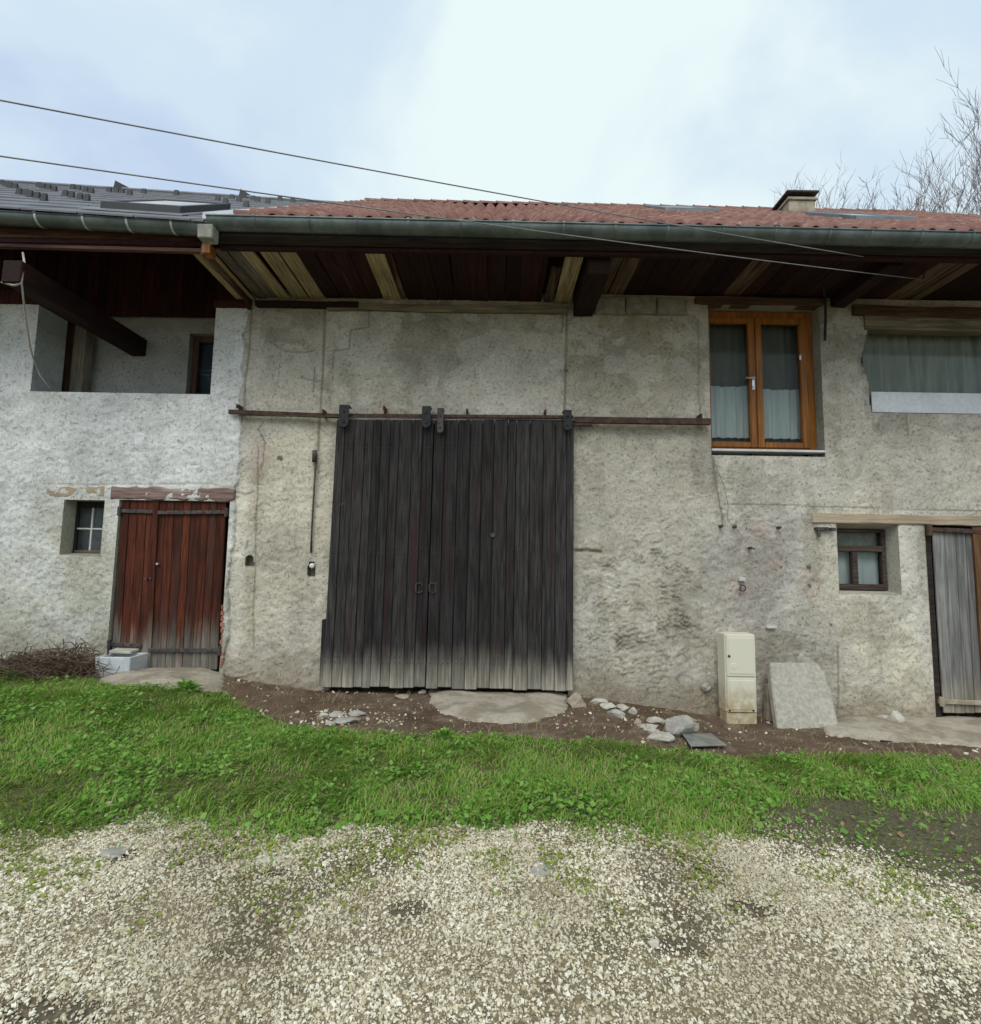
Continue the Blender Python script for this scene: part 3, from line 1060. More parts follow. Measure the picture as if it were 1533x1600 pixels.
for i in range(34):
    x = -2.75 + i * .345
    mm = MB()
    pts = []
    n = 6
    for e_, (xx, rr) in enumerate(((x, .105), (x + .33, .09), (x + .36, .115))):
        for j in range(n + 1):
            a = math.pi * j / n
            pts.append((xx, RY - rr * 1.1 * math.cos(a), rz(RY) - .02 + rr * math.sin(a) + tilt(x)))
    mm.add(pts, [(k2 * (n + 1) + j, k2 * (n + 1) + j + 1, (k2 + 1) * (n + 1) + j + 1, (k2 + 1) * (n + 1) + j) for k2 in (0, 1) for j in range(n)])
    mm.build('ridge_tile', M['tile'], deck, 0, True)
# metal verge along the left edge
mm = MB()
mm.hexa([(XL - .05, EY - .02, rz(EY) + .045), (XL + .34, EY - .02, rz(EY) + .03), (XL + .34, RY, rz(RY) + .03), (XL - .05, RY, rz(RY) + .045),
         (XL - .05, EY - .02, rz(EY) - .03), (XL + .34, EY - .02, rz(EY) - .03), (XL + .34, RY, rz(RY) - .03), (XL - .05, RY, rz(RY) - .03)])
mm.build('verge_flashing', M['flashing'], barn, .004)


def roof_window(xa, xb, ya, yb, zfun, parent, lift=.09, fmat='slate_edge'):
    t = empty('skylight', (0, 0, 0), parent)
    fm = MB()
    w = .07

    def slab(x0, x1, y0, y1, l0, l1, mb):
        mb.hexa([(x0, y0, zfun(x0, y0) + l0), (x1, y0, zfun(x1, y0) + l0), (x1, y0, zfun(x1, y0) + l1), (x0, y0, zfun(x0, y0) + l1),
                 (x0, y1, zfun(x0, y1) + l0), (x1, y1, zfun(x1, y1) + l0), (x1, y1, zfun(x1, y1) + l1), (x0, y1, zfun(x0, y1) + l1)])
    slab(xa, xb, ya, ya + w, -.02, lift, fm)
    slab(xa, xb, yb - w, yb, -.02, lift, fm)
    slab(xa, xa + w, ya + w, yb - w, -.02, lift - .002, fm)
    slab(xb - w, xb, ya + w, yb - w, -.02, lift - .002, fm)
    fm.build('skylight_frame', M[fmat], t, .006)
    pm = MB()
    slab(xa + w, xb - w, ya + w, yb - w, lift - .04, lift - .02, pm)
    k_ = pm.build('pane', M['flashing'], t)
    ap = MB()
    slab(xa - .12, xb + .12, ya - .15, yb + .1, .0, .012, ap)
    ap.build('apron_flashing', M['slate_edge'], t)
    return t


bz = lambda x, y: rz(y) + tilt(x) + .03
roof_window(2.85, 3.75, 8.1, 9.2, bz, barn)
roof_window(4.75, 5.55, 6.35, 7.4, bz, barn)

# chimney
ch0, ch1 = on_y(1233, 320, 8.9), on_y(1274, 320, 8.9)
ctop = on_y(1250, 313, 8.9)[2]
mm = MB()
mm.box(ch0[0], ch1[0], 8.9, 9.45, rz(8.9) - .3, ctop)
mm.box(ch0[0] - .03, ch1[0] + .03, 8.87, 9.48, ctop, ctop + .055)
chim = mm.build('chimney', M['apron'], barn, .008)
mm = MB()
for a in (ch0[0] + .03, ch1[0] - .1):
    for b in (8.93, 9.35):
        mm.box(a, a + .07, b, b + .07, ctop + .056, ctop + .14)
mm.box(ch0[0] + .08, ch1[0] - .08, 9.0, 9.33, ctop + .056, ctop + .10)
mm.build('chimney_vent', M['black_iron'], chim)
mm = MB()
mm.hexa([(ch0[0] - .06, 8.84, ctop + .13), (ch1[0] + .05, 8.84, ctop + .13), (ch1[0] + .05, 8.84, ctop + .165), (ch0[0] - .06, 8.84, ctop + .165),
         (ch0[0] - .06, 9.58, ctop + .13), (ch1[0] + .05, 9.58, ctop + .13), (ch1[0] + .05, 9.58, ctop + .165), (ch0[0] - .06, 9.58, ctop + .165)])
mm.build('chimney_cap', M['old_iron'], chim, .006)

# ------------------------------------------------------------------ the barn: sliding gate
DY = 6.275


def leaf(corners, widths, name, mat, parent, y, th=.03, bottom_jag=.012, bev=.008):
    """a door leaf of upright planks between four measured corners (TL, TR, BR, BL)"""
    tl, tr, br, bl = [on_y(*c, y) for c in corners]
    d = empty(name, ((bl[0] + br[0]) / 2, y, min(bl[2], br[2])), parent)
    d.matrix_parent_inverse = parent.matrix_world.inverted()
    lm = MB()
    for t in (.1, .5, .9):
        a, b = tl * (1 - t) + bl * t, tr * (1 - t) + br * t
        lm.box(a[0] + .05, b[0] - .05, y + th + .001, y + th + .035, a[2] - .07, a[2] + .07)
    lm.build('ledge', mat, d)
    s = sum(widths)
    u = 0
    for w in widths:
        t0, t1 = u / s, (u + w) / s
        u += w
        g = .0022
        j = random.uniform(-.004, .004)
        A, B = tl * (1 - t0) + tr * t0, tl * (1 - t1) + tr * t1
        Cc, D = bl * (1 - t1) + br * t1, bl * (1 - t0) + br * t0
        jb = random.uniform(-bottom_jag, bottom_jag)
        pm = MB()
        pm.hexa([(D[0] + g, y + j, D[2] + jb), (Cc[0] - g, y + j, Cc[2] + jb), (B[0] - g, y + j, B[2]), (A[0] + g, y + j, A[2]),
                 (D[0] + g, y + th, D[2] + jb), (Cc[0] - g, y + th, Cc[2] + jb), (B[0] - g, y + th, B[2]), (A[0] + g, y + th, A[2])])
        pm.build('plank', mat, d, bev)
    if name == 'sliding_door':           # nail heads over the ledges
        u = 0
        for w in widths:
            tc_ = (u + w * .5) / s
            u += w
            nm = MB()
            for t in (.09, .11, .49, .51, .89, .91):
                q = (tl * (1 - tc_) + tr * tc_) * (1 - t) + (bl * (1 - tc_) + br * tc_) * t
                for dx in (-.03, .03):
                    nm.tube([(q[0] + dx, y - .009, q[2]), (q[0] + dx, y + .004, q[2])], .0055, 6)
            nm.build('nail_row', M['old_iron'], d)
    return d


gate_a = leaf([(526, 655), (678, 656), (664, 1075), (503, 1073)], [13, 15, 16, 12, 12, 14, 13, 20, 15, 16], 'sliding_door', M['black_wood'], barn, DY)
gate_b = leaf([(679, 656), (897, 656), (896, 1079), (665, 1075)], [16, 19, 18, 17, 17, 20, 12, 20, 19, 18, 16, 10], 'sliding_door', M['black_wood'], barn, DY)
mm = MB()
bar(503, 968, 512, 968, 104, 6.30, 6.37, 'jamb_strip', M['black_wood'], barn)


def hanger(px, top, bot, w, parent, mat='black_iron'):
    a, b = on_y(px - w / 2, top, 6.2), on_y(px + w / 2, bot, 6.2)
    xc, hw = (a[0] + b[0]) / 2, abs(b[0] - a[0]) / 2
    z1, z0 = a[2], b[2]
    hm = MB()
    loop = [(xc - hw, 6.205, z1), (xc + hw, 6.205, z1)] + [(xc + hw * math.cos(t), 6.205, z0 + hw - hw * math.sin(t)) for t in np.linspace(0, math.pi, 9)]
    hm.prism(loop, (0, .012, 0))
    hm.box(xc - hw, xc + hw, 6.216, 6.34, z1 - .012, z1)
    for t in (.3, .75):
        zc = z1 + (z0 - z1) * t
        hm.tube([(xc, 6.19, zc), (xc, 6.21, zc)], .014, 8)
    hm.tube([(xc, 6.222, z1 - .065), (xc, 6.26, z1 - .065)], .042, 12)
    return hm.build('hanger', M[mat], parent, .002)


hanger(537, 632, 667, 14, gate_a)
hanger(666, 634, 668, 13, gate_a)
hanger(688, 637, 676, 9, gate_b, 'old_iron')
hanger(887, 640, 672, 13, gate_b)
for (px, sgn, par) in ((655, -1, gate_a), (676, 1, gate_b)):       # pair of hasps at the meeting edge
    c = on_y(px, 918, DY)
    hm = MB()
    loop = [(-.035, .05), (.02, .055), (.04, .03), (.04, -.045), (.0, -.06), (-.035, -.05)]
    loop = [(c[0] + sgn * -a, DY - .018, c[2] + b) for a, b in loop]
    hm.tube(loop + [loop[0]], .006, 6)
    hm.box(c[0] - .045, c[0] - .03, DY - .02, DY, c[2] - .04, c[2] + .04)
    hm.build('hasp', M['old_iron'], par)
hm = MB()
c = on_y(770, 836, DY)
hm.tube([(c[0], DY - .012, c[2]), (c[0], DY + .01, c[2])], .028, 12)
hm.tube([(c[0], DY - .016, c[2]), (c[0], DY, c[2])], .012, 10)
hm.build('lock', M['old_iron'], gate_b)
hm = MB()
hm.tube([on_y(521, 796, 6.2), on_y(532, 789, 6.2), on_y(542, 785, 6.24)], .005, 5)
hm.build('hook', M['old_iron'], gate_a)

# rail
a, b = on_y(357, 643, 6.30), on_y(532, 650, 6.30)
rm = MB()
rm.hexa([(a[0], 6.29, a[2] - .028), (b[0], 6.29, b[2] - .028), (b[0], 6.29, b[2] + .026), (a[0], 6.29, a[2] + .026),
         (a[0], 6.33, a[2] - .028), (b[0], 6.33, b[2] - .028), (b[0], 6.33, b[2] + .026), (a[0], 6.33, a[2] + .026)])
c, d = on_y(532, 649, 6.30), on_y(896, 652, 6.30)
rm.hexa([(c[0] + .002, 6.284, c[2] - .022), (d[0], 6.284, d[2] - .022), (d[0], 6.284, d[2] + .022), (c[0] + .002, 6.284, c[2] + .022),
         (c[0] + .002, 6.324, c[2] - .022), (d[0], 6.324, d[2] - .022), (d[0], 6.324, d[2] + .022), (c[0] + .002, 6.324, c[2] + .022)])
a, b = on_y(897, 656, 6.29), on_y(1110, 659, 6.29)
rm.hexa([(a[0], 6.27, a[2] - .04), (b[0], 6.27, b[2] - .04), (b[0], 6.27, b[2] + .04), (a[0], 6.27, a[2] + .04),
         (a[0], 6.325, a[2] - .04), (b[0], 6.325, b[2] - .04), (b[0], 6.325, b[2] + .04), (a[0], 6.325, a[2] + .04)])
rm.tube([on_y(897, 664, 6.26), on_y(925, 664, 6.26)], .022, 8)
rail = rm.build('door_rail', M['rust'], barn, .006)
rm = MB()
rm.tube([on_y(372, 649, 6.27), on_y(640, 653, 6.27), on_y(900, 657, 6.27)], .008, 6)
rm.build('guide_rod', M['old_iron'], rail)
for px, py in ((373, 637), (601, 640), (730, 644), (852, 645), (506, 645), (1094, 652)):
    q = on_y(px, py, 6.31)
    bm_ = MB()
    bm_.box(q[0] - .013, q[0] + .013, 6.326, 6.42, q[2] - .05, q[2] + .035)
    bm_.box(q[0] - .013, q[0] + .013, 6.266, 6.283, q[2] - .02, q[2] + .035)
    bm_.box(q[0] - .013, q[0] + .013, 6.283, 6.326, q[2] + .022, q[2] + .035)
    bm_.build('rail_bracket', M['rust'], rail, .003)


# ------------------------------------------------------------------ the barn: windows and side door
def pxx(px, py, Y):
    return on_y(px, py, Y)[0]


FY = 6.55
fw = empty('french_window', (3.5, FY, 2.96), barn)
zb, zt = on_y(1190, 704, FY)[2], on_y(1190, 487, FY)[2]
xl, xr = 2.715, 4.232
reveal('french_window_jamb', barn, 2.79, 4.235, 2.955, 4.945, WY - .002, 6.75, (.30, .285, .23))
fm = MB()
fm.box(xl, xl + .06, FY, FY + .07, zb, zt)
fm.box(xr - .09, xr, FY, FY + .07, zb, zt)
fm.box(xl + .061, xr - .091, FY, FY + .07, zt - .09, zt)
fm.box(xl + .061, xr - .091, FY, FY + .07, zb, zb + .03)
fm.build('window_frame', M['orange_wood'], fw, .006)
xm = pxx(1181, 600, FY)
for a, b in ((xl + .065, xm - .004), (xm + .004, xr - .095)):
    sm = MB()
    w = .085
    z0, z1 = zb + .035, zt - .095
    sm.box(a, a + w, FY - .015, FY + .05, z0, z1)
    sm.box(b - w, b, FY - .015, FY + .05, z0, z1)
    sm.box(a + w + .001, b - w - .001, FY - .013, FY + .048, z1 - .075, z1)
    sm.box(a + w + .001, b - w - .001, FY - .013, FY + .048, z0, z0 + .075)
    sash = sm.build('sash', M['orange_wood'], fw, .008, seg=2)
    pm = MB()
    pm.box(a + w - .01, b - w + .01, FY + .018, FY + .024, z0 + .07, z1 - .07)
    pm.build('pane', M['glass'], sash)
hm = MB()
c = on_y(1177, 596, FY - .02)
hm.box(c[0] - .016, c[0] + .016, FY - .024, FY - .015, c[2] - .11, c[2] + .06)
hm.tube([(c[0], FY - .03, c[2] + .03), (c[0], FY - .07, c[2] + .03), (c[0] - .12, FY - .07, c[2] + .03)], .010, 8)
hm.tube([(c[0], FY - .035, c[2] - .075), (c[0], FY - .015, c[2] - .075)], .014, 10)
hm.build('handle', M['steel'], fw)
sm = MB()
sm.box(2.795, xr - .0, 6.375, FY - .016, zb - .05, zb - .022)
sm.build('sill', M['white'], fw, .004)
hm = MB()
q = on_y(1250, 559, FY - .02)
hm.box(q[0] - .01, q[0] + .01, FY - .03, FY - .016, q[2] - .03, q[2] + .03)
hm.build('hinge', M['steel'], fw)


def curtain(name, x0, x1, z0, z1, y, mat, waves, amp, label, cat='curtain', sag=0.0, group=None):
    n = int(waves * 8)
    xs = np.linspace(x0, x1, n)
    rows_ = 8
    V = []
    for j in range(rows_ + 1):
        t = j / rows_
        for x in xs:
            s = (x - x0) / (x1 - x0)
            ph = 2 * math.pi * waves * s + 1.3 * math.sin(5 * s + 2)
            V.append((x, y + amp * math.sin(ph) * (.5 + .5 * t) + amp * .5 * math.sin(ph * .47 + 1), z1 + (z0 - z1) * t - sag * 4 * s * (1 - s) * (1 - t)))
    idx = np.arange(len(V)).reshape(rows_ + 1, n)
    o = np_mesh(name, V, np.stack([idx[:-1, :-1], idx[1:, :-1], idx[1:, 1:], idx[:-1, 1:]], -1).reshape(-1, 4), mat, None, None, True)
    return tag(o, label, cat, group)


zc = on_y(1140, 602, 6.66)[2]
zl = on_y(1140, 684, 6.66)[2]
for a, b, w in ((2.82, xm, 'narrow pane beside the gate side'), (xm + .02, 4.2, 'pane beside the cement jamb')):
    side = 'left' if a < 3 else 'right'
    curtain('net_curtain', a, b - .02, zb - .03, zt, 6.72, M['curtain_dark'], 6, .012, f'dark net curtain filling the upper {side} leaf of the orange french window')
    curtain('half_curtain', a, b - .02, zl, zc - (.0 if a < 3 else .03), 6.665, M['curtain_pale'], 6, .022, f'pale half curtain across the lower {side} leaf of the french window', sag=.02)

# wide curtained window at the right
BW = 6.52
zt, zb2 = wp(1450, 508)[1], on_y(1450, 645, BW)[2]
bw = empty('picture_window', (6.1, BW, zb2), barn)
fm = MB()
x0 = on_y(1352, 560, BW)[0] - .1
fm.box(x0, 7.25, BW, BW + .06, zb2 - .05, zb2 + .01)
fm.box(x0, 7.25, BW, BW + .06, zt - .02, zt + .08)
fm.box(x0 - .06, x0 + .0, BW, BW + .06, zb2 + .011, zt - .021)
fm.build('window_frame', M['block'], bw, .004)
pm = MB()
pm.box(x0, 7.25, BW + .02, BW + .026, zb2 + .01, zt)
pm.build('pane', M['glass'], bw)
wz0, wz1 = on_y(1450, 646, BW)[2], on_y(1450, 614, BW)[2]
pm = MB()
pm.box(on_y(1361, 630, BW)[0], 7.2, BW - .016, BW - .003, wz0, wz1)
pm.build('white_board', M['white'], bw, .003)
curtain('net_curtain', x0, 7.25, zb2, zt, BW + .10, M['curtain_grey'], 20, .03, 'wide grey pleated net curtain behind the picture window')
reveal('picture_window_jamb', barn, big[4][0] - .02, 7.25, big[-1][1] - .02, big[0][1] + .02, WY + .006, 6.6, (.25, .24, .2), bx0=big[4][0] + .01)
tb = MB()
tb.tube([on_y(1420, 645, 6.375), on_y(1419, 660, 6.38), on_y(1422, 680, 6.375)], .007, 5)
tag(tb.build('string', M['rope']), 'short pale string hanging below the white board of the picture window', 'string')

# small window at the right
SYW = 6.58
x0, x1, z0, z1 = H_small[0][0], H_small[1][0], H_small[0][1], H_small[2][1]
rx1 = on_y(1384, 880, SYW)[0]
rz0, rz1 = on_y(1350, 922, SYW)[2], on_y(1350, 828, SYW)[2]
reveal('small_window_jamb', barn, x0, x1, z0, z1, WY - .004, SYW + .06, (.47, .45, .38), bx0=x0 + .02, bx1=rx1, bz0=rz0, bz1=rz1)
sw = empty('small_window', (x0, SYW, z0), barn)
fm = MB()
bx0 = x0 + .02
zm = on_y(1350, 858, SYW)[2]
fm.box(bx0, bx0 + .05, SYW - .02, SYW + .05, rz0, rz1)
fm.box(rx1 - .05, rx1, SYW - .02, SYW + .05, rz0, rz1)
fm.box(bx0 + .051, rx1 - .051, SYW - .02, SYW + .05, rz0, rz0 + .075)
fm.box(bx0 + .051, rx1 - .051, SYW - .03, SYW + .05, zm - .035, zm + .04)
fm.box(bx0 + .051, rx1 - .051, SYW - .02, SYW + .05, rz1 - .035, rz1)
xmid = on_y(1335, 890, SYW)[0]
fm.box(xmid - .035, xmid + .035, SYW - .025, SYW + .045, rz0 + .076, zm - .036)
fm.build('window_frame', M['dark_frame'], sw, .006)
pm = MB()
pm.box(bx0 + .04, rx1 - .04, SYW + .012, SYW + .018, rz0 + .06, rz1 - .02)
pm.build('pane', M['glass'], sw)
curtain('net_curtain', bx0 + .02, rx1 - .02, rz0, zm, SYW + .10, M['curtain_pale'], 3, .012, 'pale cloth behind the lower panes of the small dark framed window')
bk = MB()
bk.box(bx0 + .02, rx1 - .02, SYW + .09, SYW + .11, zm + .03, rz1)
bk.build('backing_board', M['block'], sw)

# weathered plank door at the right edge
x0, z1 = H_rdoor[0][0], H_rdoor[2][1]
reveal('side_door_jamb', barn, x0, 7.3, -.75, z1, WY - .004, 6.6, (.40, .37, .30))
rd = leaf([(1457, 824), (1640, 828), (1652, 1118), (1475, 1114)], [17, 17, 15, 19, 18, 20, 22, 22, 24], 'side_door', M['grey_wood'], barn, 6.43)
jm = MB()
q0, q1 = on_y(1449, 820, 6.41), on_y(1462, 820, 6.41)
jm.box(x0 + .004, x0 + .080, 6.405, 6.425, -.6, z1 - .004)
jm.build('door_post', M['lath_wood'], rd, .006)
fm = MB()
a, b = on_y(1446, 826, 6.39), on_y(1560, 832, 6.39)
fm.hexa([(a[0], 6.385, a[2] - .032), (b[0], 6.385, b[2] - .032), (b[0], 6.385, b[2] + .018), (a[0], 6.385, a[2] + .018),
         (a[0], 6.42, a[2] - .032), (b[0], 6.42, b[2] - .032), (b[0], 6.42, b[2] + .018), (a[0], 6.42, a[2] + .018)])
fm.tube([(a[0] + .02, 6.36, a[2] - .09), (a[0] + .02, 6.36, a[2] + .05)], .035, 8)
fm.build('strap_hinge', M['rust'], rd, .005)
fm = MB()
a, b = on_y(1466, 1096, 6.40), on_y(1580, 1101, 6.40)
fm.hexa([(a[0], 6.39, a[2] - .025), (b[0], 6.39, b[2] - .025), (b[0], 6.39, b[2] + .03), (a[0], 6.39, a[2] + .03),
         (a[0], 6.424, a[2] - .025), (b[0], 6.424, b[2] - .025), (b[0], 6.424, b[2] + .03), (a[0], 6.424, a[2] + .03)])
fm.tube([(a[0] + .02, 6.37, a[2] - .05), (a[0] + .02, 6.37, a[2] + .06)], .03, 8)
fm.build('strap_hinge', M['stone_brown'], rd, .005)
fm = MB()
a = on_y(1519, 826, 6.405)
b = on_y(1536, 1000, 6.405)
fm.box(a[0], a[0] + .13, 6.392, 6.424, .2, z1 - .02)
fm.build('cover_board', wood('orange_brown_board', (.10, .045, .02), (.22, .11, .05), 'z'), rd, .005)

# ------------------------------------------------------------------ the white house
house = tag(empty('farmhouse', (-5, HY, .15)), 'white rendered farmhouse with an open loggia and dark slate roof', 'house')
PT = 4.775
L0, L1, LZ = -5.895, -3.60, 3.628
H_log = rect(L0, L1, LZ, 5.2)
H_log2 = rect(-8.6, -6.41, LZ, 5.2)
wl, wr = wp(93, 840, HY)[0] + .02, wp(159, 840, HY)[0]
H_win = rect(wl, wr, wp(125, 867, HY)[1], wp(125, 781, HY)[1])
dl, dr = -4.645, -3.262
H_door = rect(dl, dr, -.6, wp(270, 782, HY)[1])


def house_relief(X, Z):
    wx, wz = X + (fbm(X * 4, Z * 4, 151) - .5) * .3, Z + (fbm(X * 4, Z * 4, 152) - .5) * .3
    d = (fbm(X * 1.1, Z * 1.1, 101) - .5) * .05 + (fbm(wx * 6, wz * 8, 102) - .5) * .026
    sc = 1 - np.abs(fbm(wx * 13 + wz * 8, wz * 15 - wx * 5, 161, 4) * 2 - 1)
    low = 1 - .6 * sstep(3.62, 3.75, Z)
    d = d * (.5 + .5 * low) + ((sc ** 3 - .5) * .006 * (.3 + 1.4 * fbm(X * 2.3, Z * 2.3, 163)) + (fbm(X * 22, Z * 24, 164, 3) - .5) * .022) * low
    for pl, w, dp in (([(70, 757), (150, 758), (260, 757), (330, 757), (362, 764)], .014, .014),):
        d -= dp * (1 - sstep(w * .4, w * 1.1, polydist(X, Z, [wp(*q, HY) for q in pl])))
    return d


def house_colour(X, Z):
    C = np.zeros(X.shape + (3,)) + np.array((.655, .650, .632))
    lowm = 1 - sstep(1.5, 2.7, Z + (fbm(X * 1.6, Z * 1.6, 107) - .5) * 1.6 + np.clip(-X - 5.2, 0, 1) * .9)
    C = lerp(C, lowm * .9, (.43, .41, .325))
    C = lerp(C, ell(X, Z, 350, 840, 14, 90, .5, .4, 108, HY) * .8, (.62, .60, .54))
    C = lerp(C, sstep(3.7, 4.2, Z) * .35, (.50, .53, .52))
    C = lerp(C, sstep(.55, .75, fbm(X * 4, Z * .5, 109)) * .3, (.38, .38, .33))
    C = C * (1 + (fbm(X * 1.6, Z * 1.6, 110, 5) - .5) * .35)[..., None]
    C = C * (1 + (fbm(X * 10, Z * 13, 111, 4) - .5) * .25)[..., None]
    C = lerp(C, sstep(.57, .59, fbm(X * 1.4, Z * 1.5, 127, 6)) * .3, (.48, .475, .43))
    C = lerp(C, sstep(.60, .62, fbm(X * 2.6 + 7, Z * 2.8, 128, 6)) * .35, (.66, .67, .65))
    C = lerp(C, (1 - sstep(.1, .75, Z - .15 + (fbm(X * 4, Z * 4, 112) - .5) * .6)) * .55, (.27, .245, .175))
    return np.clip(C * 1.1, .03, .85)


sheet('wall', -9.2, -3.20, -.7, PT, .0165, [H_log, H_log2, H_win, H_door], house_relief, house_colour, HY, house, -3.20)
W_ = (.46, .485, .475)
reveal('loggia_cheek', house, L0, L1, LZ, PT, HY + .003, 6.83, W_, sides='lrb')
reveal('loggia_cheek', house, -8.6, -6.41, LZ, PT, HY + .003, 6.83, W_, sides='lrb')
mm = MB()
mm.add([(-6.41, HY, PT), (L0, HY, PT), (L0, 6.83, PT), (-6.41, 6.83, PT), (L1, HY, PT), (-3.2, HY, PT), (-3.2, 6.83, PT), (L1, 6.83, PT),
        (-6.41, 6.83, LZ), (L0, 6.83, LZ), (L1, 6.83, LZ), (-3.2, 6.83, LZ)],
       [(0, 1, 2, 3), (4, 5, 6, 7), (8, 9, 2, 3), (10, 11, 6, 7)])
flat_col(mm.build('pillar_core', M['plaster'], house), W_)
# loggia back wall with its doorway, floor and dark side
LB = 7.2
ldx0, ldx1, ldz1 = on_y(297, 520, LB)[0], -3.55, on_y(310, 521, LB)[2]


def loggia_rel(X, Z):
    return (fbm(X * 6, Z * 6, 201) - .5) * .02


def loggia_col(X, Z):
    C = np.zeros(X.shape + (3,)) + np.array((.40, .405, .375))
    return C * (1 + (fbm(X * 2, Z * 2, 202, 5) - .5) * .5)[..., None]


sheet('loggia_wall', -9.2, -3.2, 3.0, 5.6, .05, [rect(ldx0, ldx1, 3.02, ldz1)], loggia_rel, loggia_col, LB, house)
mm = MB()
mm.add([(-9.2, 6.83, 3.1), (-3.2, 6.83, 3.1), (-3.2, LB, 3.1), (-9.2, LB, 3.1), (-3.2, 6.84, 3.1), (-3.2, 6.84, 5.6), (-3.2, LB, 5.6), (-3.2, LB, 3.1)], [(0, 1, 2, 3), (4, 5, 6, 7)])
flat_col(mm.build('loggia_floor', M['plaster'], house), (.3, .29, .26))
reveal('loggia_door_jamb', house, ldx0, ldx1, 3.02, ldz1, LB, LB + .16, (.33, .33, .3))
ld = empty('loggia_door', (ldx0, LB, 3.05), house)
mm = MB()
mm.box(ldx0 + .002, ldx0 + .085, LB + .09, LB + .15, 3.03, ldz1 - .002)
mm.box(ldx0 + .086, ldx1 - .002, LB + .09, LB + .15, ldz1 - .09, ldz1 - .002)
mm.build('door_frame', M['brown_wood_z'], ld, .006)
mm = MB()
mm.box(ldx0 + .08, ldx1, LB + .12, LB + .126, 3.03, ldz1 - .08)
mm.build('pane', M['glass'], ld)
mm = MB()
mm.box(ldx0, ldx1, LB + .2, LB + .22, 3.0, ldz1)
mm.build('dark_room', M['curtain_blue'], ld)
# timber over the pillars, boarding, beam and post
mm = MB()
mm.box(-6.7, L0 + .03, HY - .02, 7.0, PT + .003, PT + .19)
mm.build('wall_plate', M['boarding'], house, .006)
mm = MB()
mm.box(L1 - .03, -3.16, HY - .015, 6.9, PT + .003, PT + .10)
mm.build('wall_plate', M['boarding'], house, .006)
zbd = on_y(260, 495, 7.12)[2]
q = -8.8
while q < -3.25:
    w = random.uniform(.13, .18)
    mm = MB()
    mm.box(q + .003, q + w - .003, 7.12 + random.uniform(-.004, .004), 7.145, zbd + random.uniform(-.006, .006), 6.35)
    mm.build('boarding_plank', M['boarding'], house, .003)
    q += w
q = -3.62
while q < -3.18:
    mm = MB()
    mm.box(q + .003, q + .146, HY - .008, HY + .016, PT + .10, 5.35)
    mm.build('boarding_plank', M['boarding'], house, .003)
    q += .15
bb = on_y(228, 557, LB)
mm = MB()
mm.box(bb[0] - .21, bb[0], 5.20, LB + .02, bb[2], bb[2] + .25)
mm.build('carrying_beam', M['dark_beam'], house, .012)
mm = MB()
p0, p1 = on_y(100, 506, 6.98), on_y(139, 506, 6.98)
mm.box(p0[0], (p0[0] + p1[0]) / 2 - .005, 6.98, 7.1, 3.1, p1[2] + .02)
mm.build('post', M['brown_wood_z'], house, .01)
mm = MB()
mm.box((p0[0] + p1[0]) / 2, p1[0], 6.95, 7.1, 3.1, p1[2] + .01)
mm.build('post', M['post_wood'], house, .01)


# slate roof
def hz_e(x):
    return 5.115 - .052 * (x + 3.2)


def hroof(x, y):
    return hz_e(x) + (y - 5.13) * .766


HXR = -3.06
mm = MB()
mm.add([(-14, 5.13, hroof(-14, 5.13)), (HXR, 5.13, hroof(HXR, 5.13)), (HXR, 10.2, hroof(HXR, 10.2)), (-14, 10.2, hroof(-14, 10.2)),
        (-14, 15, hroof(-14, 10.2) - 3.6), (HXR, 15, hroof(HXR, 10.2) - 3.6)] +
       [(-14, 5.13, hroof(-14, 5.13) - .05), (HXR, 5.13, hroof(HXR, 5.13) - .05), (HXR, 10.2, hroof(HXR, 10.2) - .05), (-14, 10.2, hroof(-14, 10.2) - .05)],
       [(0, 1, 2, 3), (3, 2, 5, 4), (6, 7, 8, 9), (0, 1, 7, 6), (1, 2, 8, 7)])
hroof_o = mm.build('roof', M['dark_beam'], house)
rowsn = 12
V, Fq = [], []
for r in range(rowsn):
    y0, y1 = 5.08 + r * 5.1 / rowsn, 5.08 + (r + 1) * 5.1 / rowsn
    x = -14 + (r % 2) * .3
    while x < HXR - .02:
        w = min(.6, HXR - x)
        jz = random.uniform(0, .004)
        o = len(V)
        for (xx, yy, l) in ((x + .004, y0, .022), (x + w - .004, y0, .022), (x + w - .004, y1, .006), (x + .004, y1, .006),
                            (x + .004, y0, .002), (x + w - .004, y0, .002)):
            V.append((xx, yy, hroof(xx, yy) + l + jz))
        Fq += [(o, o + 1, o + 2, o + 3), (o + 4, o + 5, o + 1, o)]
        x += .6
tag(np_mesh('roof_slates', V, Fq, M['slate'], hroof_o), kind='stuff')
mm = MB()
mm.tube([(-14, 10.2, hroof(-14, 10.2) + .01), (HXR, 10.2, hroof(HXR, 10.2) + .01)], .05, 8)
mm.build('ridge_cap', M['slate_edge'], hroof_o)


def on_hroof(px, py):
    d = ray(px, py)
    lo, hi = 5.0, 10.1
    for yy in np.linspace(5.1, 10.15, 300):
        p = np.array([0, 0, EYE]) + d * (yy / d[1])
        if hroof(p[0], yy) > p[2]:
            return (p[0], yy, hroof(p[0], yy))
    yy = 10.1
    p = np.array([0, 0, EYE]) + d * (yy / d[1])
    return (p[0], yy, hroof(p[0], yy))


